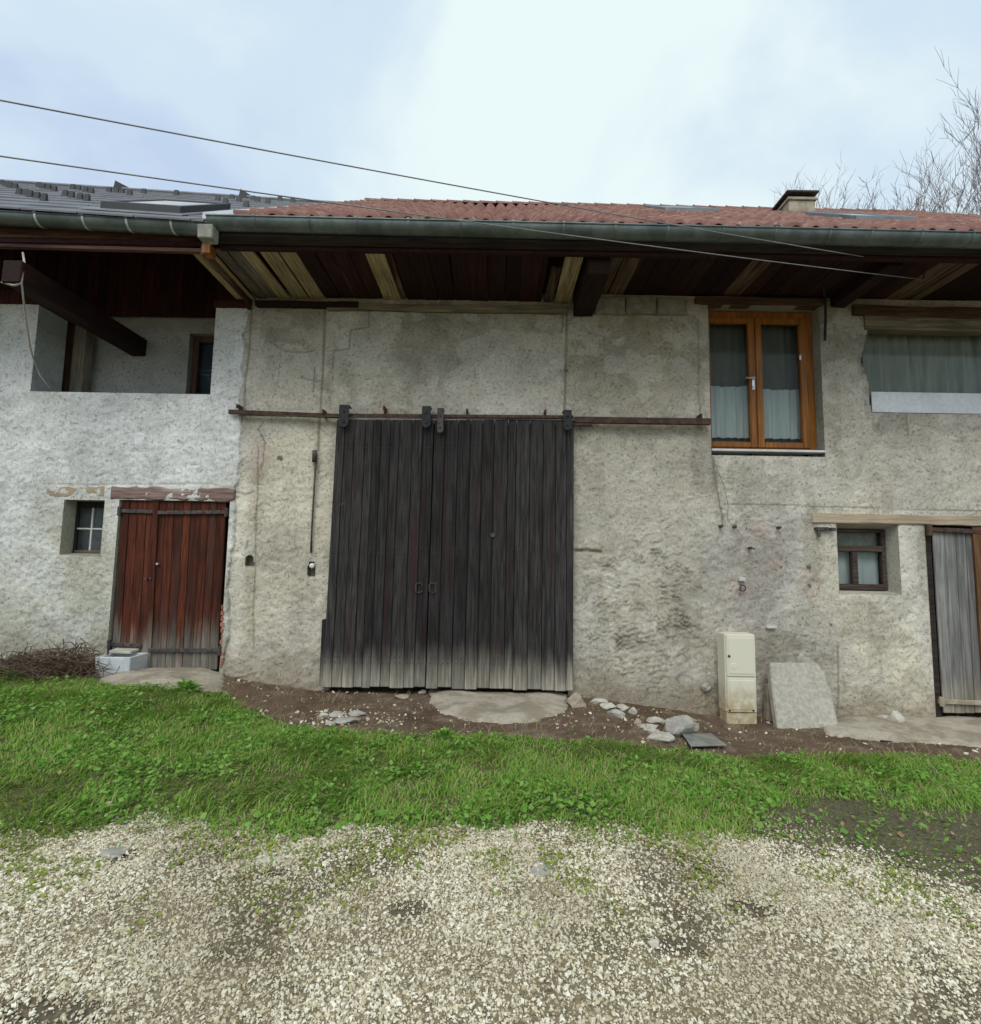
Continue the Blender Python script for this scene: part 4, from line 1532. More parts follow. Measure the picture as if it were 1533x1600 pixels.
guard_px = [(2, 289), (9, 291), (15, 293), (23, 295), (29, 304), (39, 306), (46, 308), (57, 311), (68, 314), (60, 292), (66, 294), (75, 296), (84, 299), (101, 307), (111, 309), (124, 312), (135, 314),
            (113, 295), (122, 297), (133, 300), (142, 302), (170, 300), (181, 301), (190, 302), (202, 305), (224, 302), (275, 304), (340, 314), (352, 318), (362, 311), (373, 315), (384, 323), (395, 313), (402, 315), (418, 318), (437, 314), (457, 316)]
for q in guard_px:
    x, y, z = on_hroof(q[0], q[1] + 1)
    mm = MB()
    s = .034 * (1 + (y - 5.1) * .10)
    mm.hexa([(x - s, y - .02, z + .0), (x + s, y - .02, z + .0), (x + s * .8, y - .005, z + .11), (x - s * .8, y - .005, z + .11),
             (x - s, y + .03, z + .02), (x + s, y + .03, z + .02), (x + s * .8, y + .02, z + .11), (x - s * .8, y + .02, z + .11)])
    mm.build('snow_guard', M['guard'], hroof_o)
for px, py in ((183, 291), (379, 304)):
    x, y, z = on_hroof(px, py + 2)
    mm = MB()
    s = .09
    mm.add([(x - s, y, z), (x + s * 1.1, y, z - .01), (x - s * .6, y, z + .22), (x - s, y + .35, z + .28), (x + s * 1.1, y + .35, z + .27)], [(0, 1, 2), (0, 2, 3), (1, 4, 2), (2, 4, 3), (0, 3, 4, 1)])
    mm.build('roof_vent', M['guard'], hroof_o)
roof_window(-4.55, -3.62, 5.55, 6.6, lambda x, y: hroof(x, y) + .02, house, .10, 'guard')
gutter(-10, -3.02, 5.20, 0, .09, lambda x: 5.085 - .040 * (x + 3.1), house, [on_y(q, 330, 5.1)[0] for q in (-60, 53, 128, 197, 267)], M['solder'])
# layered eaves boards
for nm, (ya, yb, ya2, yb2), y0, mt in (('eaves_board', (344, 352, 351, 358), 5.30, 'fascia_wood'), ('eaves_board', (352, 370, 358, 375), 5.33, 'fascia_wood'), ('eaves_board', (372, 378, 377, 383), 5.31, 'soffit_dark'), ('eaves_board', (380, 385, 388, 394), 5.28, 'fascia_wood')):
    a0, a1, b0, b1 = on_y(0, ya, y0), on_y(0, yb, y0), on_y(322, ya2, y0), on_y(322, yb2, y0)
    t = (-9.5 - a0[0]) / (b0[0] - a0[0])
    l0, l1 = a0 + (b0 - a0) * t, a1 + (b1 - a1) * t
    mm = MB()
    mm.hexa([(l1[0], y0, l1[2]), (b1[0], y0, b1[2]), (b0[0], y0, b0[2]), (l0[0], y0, l0[2]), (l1[0], y0 + .05, l1[2]), (b1[0], y0 + .05, b1[2]), (b0[0], y0 + .05, b0[2]), (l0[0], y0 + .05, l0[2])])
    mm.build(nm, M[mt], house, .004)
for x in (-8.2, -7.2, -6.2, -5.05, -4.1):
    mm = MB()
    mm.hexa([(x, 5.33, hroof(x, 5.33) - .2), (x + .12, 5.33, hroof(x, 5.33) - .2), (x + .12, 5.33, hroof(x, 5.33) - .055), (x, 5.33, hroof(x, 5.33) - .055),
             (x, 7.3, hroof(x, 7.3) - .2), (x + .12, 7.3, hroof(x, 7.3) - .2), (x + .12, 7.3, hroof(x, 7.3) - .055), (x, 7.3, hroof(x, 7.3) - .055)])
    mm.build('rafter', M['dark_beam'], house, .006)
# small white hopper where the gutters meet, with the sawn plank end below it
q = on_y(308, 349, 5.03), on_y(331, 371, 5.03)
mm = MB()
mm.hexa([(q[0][0] + .01, 5.03, q[1][2]), (q[1][0], 5.03, q[1][2]), (q[1][0], 5.03, q[0][2]), (q[0][0], 5.03, q[0][2]), (q[0][0] + .01, 5.16, q[1][2]), (q[1][0], 5.16, q[1][2]), (q[1][0], 5.16, q[0][2]), (q[0][0], 5.16, q[0][2])])
mm.build('gutter_hopper', M['block'], house, .008)
q = on_y(315, 380, 5.24), on_y(328, 395, 5.24)
mm = MB()
mm.box(q[0][0], q[1][0], 5.24, 5.36, q[1][2], q[0][2])
mm.build('plank_end', M['orange_wood'], barn, .004)
mm = MB()
mm.box(q[0][0] - .03, q[0][0] + .012, 5.28, 6.5, 4.83, 4.93)
mm.build('verge_board', M['soffit_worn'], barn, .004)

# small window of the house
WYH = 6.57
x0, x1, z0, z1 = wl, wr, H_win[0][1], H_win[2][1]
gx0, gx1 = on_y(115, 840, WYH)[0], x1 - .02
gz0, gz1 = on_y(130, 864, WYH)[2], z1 - .0
reveal('small_window_jamb', house, x0, x1, z0, z1, HY - .003, WYH + .06, (.42, .40, .32), bx0=gx0, bx1=gx1, bz0=gz0, bz1=gz1)
sw = empty('small_window', (x0, WYH, z0), house)
mm = MB()
mm.box(gx0, gx0 + .03, WYH, WYH + .04, gz0, gz1)
mm.box(gx1 - .03, gx1, WYH, WYH + .04, gz0, gz1)
mm.box(gx0 + .031, gx1 - .031, WYH, WYH + .04, gz1 - .08, gz1)
mm.build('window_frame', M['black_wood'], sw, .004)
mm = MB()
mm.box(gx0 + .031, gx1 - .031, WYH - .01, WYH + .04, gz0, gz0 + .035)
mm.build('sill', M['plate_wood'], sw, .004)
mm = MB()
xm_, zm_ = on_y(142, 830, WYH)[0], on_y(135, 826, WYH)[2]
mm.box(xm_ - .009, xm_ + .009, WYH + .004, WYH + .02, gz0 + .036, gz1 - .081)
mm.box(gx0 + .031, xm_ - .0095, WYH + .004, WYH + .02, zm_ - .009, zm_ + .009)
mm.box(xm_ + .0095, gx1 - .031, WYH + .004, WYH + .02, zm_ - .009, zm_ + .009)
mm.build('glazing_bar', M['label'], sw)
mm = MB()
mm.box(gx0 + .02, gx1 - .02, WYH + .024, WYH + .028, gz0 + .02, gz1 - .07)
mm.build('pane', M['glass'], sw)
mm = MB()
mm.box(x0 - .1, x1 + .1, WYH + .12, WYH + .14, z0 - .1, z1 + .1)
mm.build('dark_room', simple('window_cloth', (.16, .165, .185), (.24, .245, .265), 5), sw)

# red plank double door
mm = MB()
mm.box(dl - .1, dr + .1, 6.60, 6.63, -.5, H_door[2][1] + .1)
mm.build('interior', M['interior'], house)
bar(172, 759, 366, 763, 20, 6.352, 6.50, 'lintel', M['lintel_wood'], house, .014, .016, 15)
bar(72, 762, 171, 760, 15, 6.366, 6.50, 'lintel', M['pale_lintel'], house, .006, .014, 9)
reveal('door_jamb', house, dl, dr, -.6, H_door[2][1], HY - .002, 6.6, (.42, .38, .3))
RDY = 6.405
d1 = leaf([(191, 780), (243, 781), (228, 1046), (173, 1044)], [12, 13, 14, 13], 'red_door', M['red_wood'], house, RDY, .035, .012, .004)
d2 = leaf([(246, 782), (354, 784), (339, 1047), (231, 1046)], [14, 13, 14, 12, 15, 13, 13, 14], 'red_door', M['red_wood'], house, RDY, .035, .012, .004)
mm = MB()
a, b = on_y(243, 783, RDY - .02), on_y(229, 1046, RDY - .02)
mm.hexa([(b[0] - .025, RDY - .024, b[2]), (b[0] + .04, RDY - .024, b[2]), (a[0] + .04, RDY - .024, a[2]), (a[0] - .025, RDY - .024, a[2]),
         (b[0] - .025, RDY - .006, b[2]), (b[0] + .04, RDY - .006, b[2]), (a[0] + .04, RDY - .006, a[2]), (a[0] - .025, RDY - .006, a[2])])
mm.build('cover_strip', M['red_wood'], d2, .004)


def strap(p0, p1, y, parent, curl, h=.045):
    a, b = on_y(*p0, y), on_y(*p1, y)
    sm = MB()
    sm.hexa([(a[0], y - .01, a[2] - h / 2), (b[0], y - .01, b[2] - h / 2), (b[0], y - .01, b[2] + h / 2), (a[0], y - .01, a[2] + h / 2),
             (a[0], y, a[2] - h / 2), (b[0], y, b[2] - h / 2), (b[0], y, b[2] + h / 2), (a[0], y, a[2] + h / 2)])
    c = b if curl > 0 else a
    sm.tube([(c[0] + curl * .02, y - .012, c[2] - .06), (c[0] + curl * .02, y - .012, c[2] + .05)], .022, 8)
    sm.tube([(c[0] + curl * .01, y - .012, c[2] - .02), (c[0] + curl * .08, y + .03, c[2] - .02)], .014, 6)
    o = sm.build('strap_hinge', M['old_iron'], parent, .003)
    for t in (.15, .4, .65, .9):
        q = a * (1 - t) + b * t
        o2 = MB()
        o2.tube([(q[0], y - .016, q[2]), (q[0], y - .008, q[2])], .009, 6)
        o2.build('rivet', M['old_iron'], parent)


strap((190, 798), (243, 800), RDY - .012, d1, -1)
strap((247, 801), (352, 800), RDY - .026, d2, 1)
strap((174, 1006), (221, 1009), RDY - .012, d1, -1)
strap((232, 1016), (341, 1016), RDY - .026, d2, 1)
for px, py in ((246, 881), (228, 904), (235, 904)):
    q = on_y(px, py, RDY - .03)
    mm = MB()
    mm.tube([(q[0], RDY - .04, q[2]), (q[0], RDY - .005, q[2])], .014, 8)
    mm.build('knob', M['old_iron'] if px < 240 else M['steel'], d2 if px > 240 else d1)
zq = .22
for i in range(11):                      # bare bricks showing in the right jamb
    mm = MB()
    x = on_y(342 + i * .3, 1040 - i * 10, 6.37)[0]
    mm.box(x + .0 + random.uniform(0, .02), x + .045 + random.uniform(-.02, .015), 6.362 + random.uniform(0, .012), 6.45, zq, zq + .058)
    mm.build('brick', M['brick'], house, .006)
    zq += .07

# ------------------------------------------------------------------ things on and by the walls
# overhead cables
def cable(name, pts, r, mat, label, cat, sag=0.0, n=24):
    P = []
    a, b = np.array(pts[0]), np.array(pts[1])
    for i in range(n + 1):
        t = i / n
        q = a * (1 - t) + b * t
        q[2] -= sag * 4 * t * (1 - t)
        P.append(q)
    m = MB()
    m.tube(P, r, 6)
    o = tag(m.build(name, mat, None, 0, True), label, cat)
    h = MB()                             # eye bolt holding the end under the soffit
    h.tube([b, b + np.array([.0, .0, .02]), (b[0], b[1], 5.09)], .008, 6)
    h.tube([b + np.array([-.04, -.02, .008]), b + np.array([.02, .01, -.002])], .014, 6)
    h.build('eye_bolt', M['old_iron'], o)
    return o


s1, e1 = on_y(-160, 126, 2.3), on_y(1392, 408, 5.50)
cable('overhead_cable', (s1, e1), .0042, M['cable'], 'upper overhead cable crossing the sky and running under the barn eaves', 'cable', .03)
s2, e2 = on_y(-160, 221, 2.5), on_y(1444, 437, 5.72)
cable('overhead_cable', (s2, e2), .0042, M['cable'], 'lower overhead cable passing over the slate roof and along the barn eaves', 'cable', .03)
# rope on the loggia beam
mm = MB()
mm.tube([on_y(*q, y) for q, y in (((3, 441), 5.24), ((22, 446), 5.22), ((34, 443), 5.22), ((38, 410), 5.24), ((36, 395), 5.3))], .011, 6)
mm.tube([on_y(*q, y) for q, y in (((34, 443), 5.22), ((37, 470), 5.4), ((42, 510), 5.8), ((48, 545), 6.15), ((52, 560), 6.33), ((62, 585), 6.36), ((80, 609), 6.42))], .009, 6)
tag(mm.build('rope', M['rope'], None, 0, True), 'thin pale rope looped over the loggia beam and hanging down the white pillar', 'rope')
# conduit down to the niche, insulator
mm = MB()
c0 = [on_y(*q, 6.365) for q in ((494, 712), (490, 780), (487, 830), (486, 864))]
mm.tube(c0, .012, 8)
mm.tube([on_y(492, 704, 6.36), on_y(491, 722, 6.36)], .03, 8)
tag(mm.build('conduit', M['old_iron'], None, 0, True), 'thin dark conduit running down to the arched niche beside the black door', 'conduit')
q = on_y(488, 884, 6.40)
mm = MB()
for i, (yy, r1) in enumerate(((6.37, .022), (6.385, .034), (6.40, .03), (6.42, .034), (6.47, .02))):
    pass
mm.tube([(q[0], yy, q[2]) for yy in (6.372, 6.378, 6.392, 6.40, 6.41, 6.425, 6.48)], [.012, .030, .034, .024, .034, .028, .018], 14)
tag(mm.build('insulator', M['porcelain'], None, 0, True), 'white porcelain insulator set in the arched niche beside the black door', 'insulator')
# loose wires and little fittings right of the gate
mm = MB()
mm.tube([on_y(*q, 6.36) for q in ((1114, 714), (1117, 740), (1121, 770), (1127, 800), (1130, 822))], .006, 5)
mm.tube([on_y(*q, 6.355) for q in ((1119, 730), (1132, 760), (1138, 790), (1136, 812), (1146, 822), (1166, 846))], .0045, 5)
tag(mm.build('loose_wire', M['cable']), 'loose dark wires hanging down the wall below the french window', 'wire')
for i, (px, py, lab) in enumerate(((1126, 822, 'rusty iron peg below the loose wires'), (1148, 823, 'rusty iron peg where the thin wire ends'), (1217, 824, 'lone rusty iron peg between the wires and the pale lintel'), (1172, 856, 'short iron pin sticking out below the row of pegs'))):
    q = on_y(px, py, 6.37)
    mm = MB()
    mm.tube([(q[0], 6.33, q[2]), (q[0] + .004, 6.36, q[2] - .004), (q[0], 6.42, q[2])], [.014, .018, .014], 8)
    if i == 3:
        mm.tube([(q[0] - .03, 6.34, q[2]), (q[0] + .04, 6.335, q[2] - .012)], .008, 6)
    tag(mm.build('iron_peg', M['rust']), lab, 'peg')
q = on_y(1290, 826, 6.33)
mm = MB()
mm.box(q[0] - .10, q[0] + .06, 6.34, 6.42, q[2] - .02, q[2] + .02)
mm.box(q[0] + .06, q[0] + .12, 6.31, 6.36, q[2] - .03, q[2] + .014)
mm.tube([(q[0] - .07, 6.36, q[2] - .02), (q[0] - .07, 6.35, q[2] - .10)], .02, 8)
tag(mm.build('iron_bracket', M['old_iron'], None, .004), 'grey iron bracket under the end of the pale lintel', 'bracket')
q = on_y(1160, 919, 6.36)
mm = MB()
ring = [(q[0] + .036 * math.cos(t), 6.352 + .004 * math.sin(2 * t), q[2] + .036 * math.sin(t)) for t in np.linspace(0, 2 * math.pi, 17)]
mm.tube(ring, .008, 6, False)
mm.tube([(q[0], 6.35, q[2] + .036), (q[0], 6.42, q[2] + .04)], .008, 6)
tag(mm.build('tethering_ring', M['old_iron'], None, 0, True), 'small iron tethering ring on the wall above the meter cabinet', 'ring')
for (px, py, w, h, lab) in ((1160, 905, 5, 3, 'tiny pale tag fixed above the iron ring'), (1206, 980, 8, 2, 'narrow pale strip on the wall above the leaning slab')):
    a, b = on_y(px - w, py - h, 6.36), on_y(px + w, py + h, 6.36)
    mm = MB()
    mm.box(a[0], b[0], 6.352, 6.41, b[2], a[2])
    tag(mm.build('wall_tag', M['label'], None, .003), lab, 'tag')

# meter cabinet
MY = 6.06
gz_ = float(ground_z(2.9, 6.05))
a, b = on_y(1133, 991, MY), on_y(1181, 991, MY)
x0, x1, zt = a[0], b[0], a[2]
zmid, zlow = on_y(1155, 1058, MY)[2], on_y(1155, 1114, MY)[2]
cab = tag(empty('meter_cabinet', ((x0 + x1) / 2, MY, gz_)), 'tall cream plastic meter cabinet standing against the grey wall', 'cabinet')


def child(o, par):
    o.parent = par
    o.matrix_parent_inverse = Matrix.Translation(par.location).inverted()
    return o


mm = MB()
mm.box(x0, x1, MY + .02, MY + .22, zlow, zt)
child(mm.build('body', M['cream'], None, .008, seg=2), cab)
mm = MB()
mm.box(x0 + .006, x1 - .006, MY + .015, MY + .21, gz_ - .12, zlow - .002)
child(mm.build('plinth', M['cream'], None, .006), cab)
for z0_, z1_ in ((zmid + .006, zt - .008), (zlow + .006, zmid - .006)):
    mm = MB()
    mm.box(x0 + .012, x1 - .012, MY, MY + .019, z0_, z1_)
    o = mm.build('door', M['cream'], None, .006, seg=2)
    child(o, cab)
    mm = MB()
    w = .022
    A, B, C_, D = x0 + .035, x1 - .035, z0_ + .03, z1_ - .03
    mm.box(A, B, MY - .006, MY + .001, C_, D)
    r = mm.build('raised_panel', M['cream'], None, .005)
    child(r, cab)
q = on_y(1139, 1025, MY)
mm = MB()
mm.tube([(q[0], MY - .014, q[2]), (q[0], MY, q[2])], .013, 10)
child(mm.build('lock', M['black_iron']), cab)
q = on_y(1147, 1041, MY)
mm = MB()
mm.tube([(q[0], MY - .010, q[2]), (q[0], MY, q[2])], .036, 18)
child(mm.build('emblem', M['cream'], None, .003), cab)
for px in (1140, 1177):
    q = on_y(px, 1110, MY)
    mm = MB()
    mm.tube([(q[0], MY - .012, q[2]), (q[0], MY, q[2])], .011, 8)
    child(mm.build('screw', M['old_iron']), cab)

# leaning concrete slab
sg = float(ground_z(3.6, 5.95))
pb = np.array([3.6, 5.93, sg])
pt = np.array([3.6, 6.27, sg + .86])
up = (pt - pb) / np.linalg.norm(pt - pb)
nrm = np.cross(np.array([1, 0, 0]), up)
nrm = nrm / np.linalg.norm(nrm)
outl = [(1216, 1142), (1240, 1141), (1262, 1140), (1285, 1138), (1303, 1136), (1311, 1132), (1307, 1118), (1303, 1100), (1300, 1085), (1296, 1072), (1292, 1068), (1291, 1052), (1285, 1046), (1278, 1036), (1240, 1035), (1203, 1035), (1206, 1070), (1211, 1108)]
poly = [on_plane(*q, pb, nrm) for q in outl]
if np.dot(nrm, np.array([0, -1, 0])) > 0:
    nrm = -nrm
front = poly
mm = MB()
mm.prism([tuple(q) for q in front], tuple(nrm * .095))
slab = mm.build('concrete_slab', M['slab'], None, .01, seg=2)
low = min(v.co.z for v in slab.data.vertices)
tag(slab, 'thick rough concrete slab with a chipped corner leaning on the wall', 'slab')
mm = MB()
mm.hexa([(3.30, 6.22, sg - .05), (3.52, 6.22, sg - .05), (3.50, 6.22, sg + .42), (3.32, 6.22, sg + .42), (3.30, 6.33, sg - .05), (3.52, 6.33, sg - .05), (3.50, 6.33, sg + .40), (3.32, 6.33, sg + .40)])
tag(mm.build('rubble_block', M['stone_brown'], None, .02), 'rough rubble block in the shade behind the leaning slab', 'rubble')


def rock(px, py, wpx, hpx, mat, label, flat=.6, seed=0, name='stone', rot=None, sink=.25, group=None):
    g = on_ground(px, py)
    sc = math.hypot(g[1], g[0] * .2) / F * 1.03
    w = wpx * sc
    h = hpx * sc * .95
    bm = bmesh.new()
    bmesh.ops.create_icosphere(bm, subdivisions=3, radius=1)
    R = random.Random(seed)
    planes = [(Vector((R.uniform(-1, 1), R.uniform(-1, 1), R.uniform(-1, 1))).normalized(), R.uniform(.55, .85)) for _ in range(11)]
    for v in bm.verts:
        for nn_, d in planes:
            k2 = v.co.dot(nn_)
            if k2 > d:
                v.co -= nn_ * (k2 - d) * .92
        j = float(fbm(np.array(v.co.x * 2 + seed), np.array(v.co.y * 2 + v.co.z * 3), seed)) - .5
        v.co *= 1 + j * .3
    lo, hi = [Vector([f(v.co[i] for v in bm.verts) for i in range(3)]) for f in (min, max)]
    for v in bm.verts:
        v.co = Vector(((v.co.x - lo.x) / (hi.x - lo.x) - .5, (v.co.y - lo.y) / (hi.y - lo.y) - .5, (v.co.z - lo.z) / (hi.z - lo.z)))
        v.co.x *= w
        v.co.y *= w * .7
        v.co.z *= h
    me = bpy.data.meshes.new(name)
    bm.to_mesh(me)
    bm.free()
    me.materials.append(mat)
    o = bpy.data.objects.new(name, me)
    o.location = (g[0], g[1], g[2] - h * sink)
    o.rotation_euler = (0, 0, R.uniform(-.4, .4) if rot is None else rot)
    col.objects.link(o)
    if seed == 15:                       # stuck to the wall, not lying on the ground
        q = on_y(px, py, 6.36)
        o.location = (q[0], 6.36, q[2] - h * .5)
    return tag(o, label, 'stone', group)


SG, SP, SB = M['stone_grey'], M['stone_pale'], M['stone_brown']
GR_ = 'stones scattered along the barn wall'
rock(900, 1103, 29, 27, SB, 'upright rounded brown stone at the right foot of the black door', seed=1, rot=0, group=GR_)
rock(936, 1100, 25, 11, SP, 'flat pale stone nearest the rounded stone by the black door', seed=2, group=GR_)
rock(951, 1106, 26, 10, SP, 'long flat pale stone just below the first flat stone', seed=3, group=GR_)
rock(963, 1118, 26, 14, SG, 'rough grey stone in the lower middle of the upper stone row', seed=4, group=GR_)
rock(974, 1109, 20, 12, SP, 'small pale stone against the wall in the upper stone row', seed=5, group=GR_)
rock(989, 1115, 13, 14, SP, 'small white block ending the upper stone row', seed=6, group=GR_)
rock(997, 1132, 11, 12, SB, 'small brown pebble left of the stone pile', seed=7, group=GR_)
rock(1014, 1139, 27, 11, SP, 'pale stone at the left end of the stone pile', seed=8, group=GR_)
rock(1026, 1129, 32, 11, SP, 'flat pale stone at the back of the stone pile', seed=9, group=GR_)
rock(1018, 1144, 24, 8, SP, 'thin pale stone low in the stone pile', seed=10, group=GR_)
rock(1031, 1156, 44, 14, SP, 'long pale stone lying in front of the pile', seed=11, group=GR_)
rock(1062, 1149, 46, 34, SG, 'large blue grey stone crowning the pile', seed=12, rot=.2, sink=.1, group=GR_)
rock(1080, 1139, 24, 15, SG, 'grey stone tucked behind the large blue grey stone', seed=13, group=GR_)
rock(1079, 1127, 18, 8, SB, 'small dull stone against the wall behind the pile', seed=14, group=GR_)
rock(1104, 1073, 14, 12, SG, 'grey lump of mortar beside the meter cabinet', seed=15, sink=-2.2, group=GR_)
rock(1401, 1131, 26, 27, SP, 'upright pale stone on the concrete apron', seed=16, rot=.3, group=GR_)
rock(1381, 1127, 20, 13, SP, 'low pale stone beside the upright stone on the apron', seed=17, group=GR_)
rock(660, 1083, 13, 8, SP, 'small white stone under the middle of the black door', seed=18, group=GR_)
rock(628, 1090, 22, 7, SB, 'flat brown stone in the dirt below the left door leaf', seed=19, group=GR_)
rock(540, 1130, 34, 13, SG, 'flat grey stone in the rubble below the black door', seed=20, group=GR_)
rock(525, 1118, 24, 9, SG, 'dark flat stone at the back of the rubble', seed=21, group=GR_)
rock(558, 1117, 26, 9, SG, 'dark grey stone at the right of the rubble', seed=22, group=GR_)
rock(515, 1132, 18, 7, SP, 'white stone at the front of the rubble', seed=23, group=GR_)
rock(506, 1120, 14, 8, SP, 'small pale stone at the left of the rubble', seed=24, group=GR_)
rock(176, 1330, 46, 7, SG, 'flat grey stone set in the gravel at the left lawn edge', seed=25, sink=.45, group=GR_)
rock(420, 1342, 34, 4, SP, 'half buried pale stone near the middle of the lawn edge', seed=26, sink=.4, group=GR_)
rock(845, 1358, 44, 4, SG, 'half buried grey stone in the gravel below the right door leaf', seed=27, sink=.4, group=GR_)
rock(1022, 1476, 18, 10, SP, 'single pale stone beside the dark bare patch in the gravel', seed=28, group=GR_)
# scattered rubble crumbs on the dirt: too many and small to count
V, Fq = [], []


def crumbs(n, zone, rmin, rmax, seed, name, mat, dens=None, lift=.35, pw=2.2):
    r_ = np.random.default_rng(seed)
    x = r_.uniform(zone[0], zone[1], n)
    y = r_.uniform(zone[2], zone[3], n)
    kp = dens(x, y) > r_.random(n)
    x, y = x[kp], y[kp]
    n = len(x)
    z = ground_z(x, y) + (fbm(x * 14, y * 14, 9) - .5) * .022
    base = np.array([(1, 0, 0), (-1, 0, 0), (0, 1, 0), (0, -1, 0), (0, 0, 1), (0, 0, -1)], float)
    fc = np.array([(0, 2, 4), (2, 1, 4), (1, 3, 4), (3, 0, 4), (2, 0, 5), (1, 2, 5), (3, 1, 5), (0, 3, 5)])
    v = base[None] * r_.uniform(.75, 1.25, (n, 6, 1)) + r_.uniform(-.35, .35, (n, 6, 3))
    rr = rmin + (rmax - rmin) * r_.random(n) ** pw
    v *= (rr[:, None] * np.array([1.15, .95, .75])[None] * r_.uniform(.75, 1.3, (n, 3)))[:, None, :]
    a, t, u = r_.uniform(0, 6.28, n), r_.uniform(-.7, .7, n), r_.uniform(-.7, .7, n)

    def rot(v, an, i, j):
        c, s = np.cos(an)[:, None], np.sin(an)[:, None]
        w = v.copy()
        w[..., i] = v[..., i] * c - v[..., j] * s
        w[..., j] = v[..., i] * s + v[..., j] * c
        return w
    v = rot(rot(rot(v, t, 0, 2), u, 1, 2), a, 0, 1)
    v += np.stack([x, y, z + rr * lift], -1)[:, None, :]
    f = fc[None] + (np.arange(n) * 6)[:, None, None]
    return np_mesh(name, v.reshape(-1, 3), f.reshape(-1, 3), mat)


def d_gravel(x, y):
    g_, gr, mud = lawn_masks(x, y)
    d = gr * (1 - mud * .6) * (.42 + .36 * sstep(.35, .6, fbm(x * 2.1, y * 2.1, 38)) + .30 * sstep(2.2, 3.0, y))
    d *= 1 - .55 * sstep(.52, .68, fbm(x * 2.1, y * 2.1, 37))
    for q, rx, ry in spot_w:
        d *= .25 + .75 * sstep(.3, 1.5, np.hypot((x - q[0]) / rx, (y - q[1]) / ry) + (fbm(x * 9, y * 9, 3) - .5) * 1.3)
    vis = np.abs(x) < y * 1.0 + .45
    edge = .10 * (1 - gr) * sstep(0, .5, np.interp(x, *NEAR) + .45 - y)
    return np.where(vis, np.maximum(d, edge), 0)


o = crumbs(500000, (-3.9, 4.2, 1.25, 3.8), .0030, .0098, 3, 'gravel', M['pebble'], d_gravel, .3, 2.8)
tag(o, 'pale crushed gravel covering the yard', 'gravel', kind='stuff')


def d_rubble(x, y):
    g_, gr, mud = lawn_masks(x, y)
    c = on_ground(545, 1122)
    r1 = 1 - sstep(.3, 1.0, np.hypot((x - c[0]) / .9, (y - c[1]) / .35))
    return (1 - g_) * (1 - gr) * (y < 6.35) * (.05 + .8 * r1 + .12 * sstep(.5, .7, fbm(x * 4, y * 4, 77)))


o = crumbs(9000, (-3.2, 5.6, 4.2, 6.35), .005, .022, 5, 'dirt_rubble', M['pebble'], d_rubble)
tag(o, 'small stone crumbs littering the dirt strip', 'rubble', kind='stuff')

# glass sheet on the ground by the pile
gp = [on_ground(*q) for q in ((1066, 1153), (1112, 1152), (1136, 1171), (1080, 1173))]
mm = MB()
mm.prism([(q[0], q[1], ground_z(q[0], q[1]) + .035) for q in gp], (0, 0, .006))
tag(mm.build('glass_sheet', simple('dirty_glass', (.20, .215, .195), (.30, .31, .28), 6, .25, 0, .05)), 'dirty sheet of glass lying on the dirt in front of the stone pile', 'glass sheet')

# white trough and its loose board beside the red door
t0 = on_ground(180, 1056)
ty = t0[1]
tz = float(t0[2])
x0, x1 = on_y(150, 1040, ty)[0], on_y(202, 1040, ty)[0]
zt = on_y(180, 1027, ty)[2]
mm = MB()
D_ = .32
mm.add([(x0, ty, tz - .03), (x1, ty, tz - .03), (x1, ty + D_, tz - .03), (x0, ty + D_, tz - .03), (x0 - .015, ty - .01, zt), (x1 + .015, ty - .01, zt), (x1 + .015, ty + D_, zt), (x0 - .015, ty + D_, zt),
        (x0 + .03, ty + .035, zt), (x1 - .03, ty + .035, zt), (x1 - .03, ty + D_ - .04, zt), (x0 + .03, ty + D_ - .04, zt), (x0 + .04, ty + .04, tz + .05), (x1 - .04, ty + .04, tz + .05), (x1 - .04, ty + D_ - .05, tz + .05), (x0 + .04, ty + D_ - .05, tz + .05)],
       [(0, 1, 2, 3), (0, 1, 5, 4), (1, 2, 6, 5), (2, 3, 7, 6), (3, 0, 4, 7), (4, 5, 9, 8), (5, 6, 10, 9), (6, 7, 11, 10), (7, 4, 8, 11), (8, 9, 13, 12), (9, 10, 14, 13), (10, 11, 15, 14), (11, 8, 12, 15), (12, 13, 14, 15)])
tag(mm.build('trough', M['trough'], None, .006), 'small white rectangular trough beside the red plank door', 'trough')
mm = MB()
mm.hexa([(x0 + .02, ty + .16, zt + .012), (x1 - .10, ty + .16, zt + .008), (x1 - .10, ty + .16, zt + .04), (x0 + .02, ty + .16, zt + .045), (x0 - .02, ty + D_ + .04, zt + .018), (x1 - .12, ty + D_ + .04, zt + .012), (x1 - .12, ty + D_ + .04, zt + .045), (x0 - .02, ty + D_ + .04, zt + .05)])
tag(mm.build('loose_board', M['stone_pale'], None, .005), 'pale board lying across the back of the white trough', 'board')

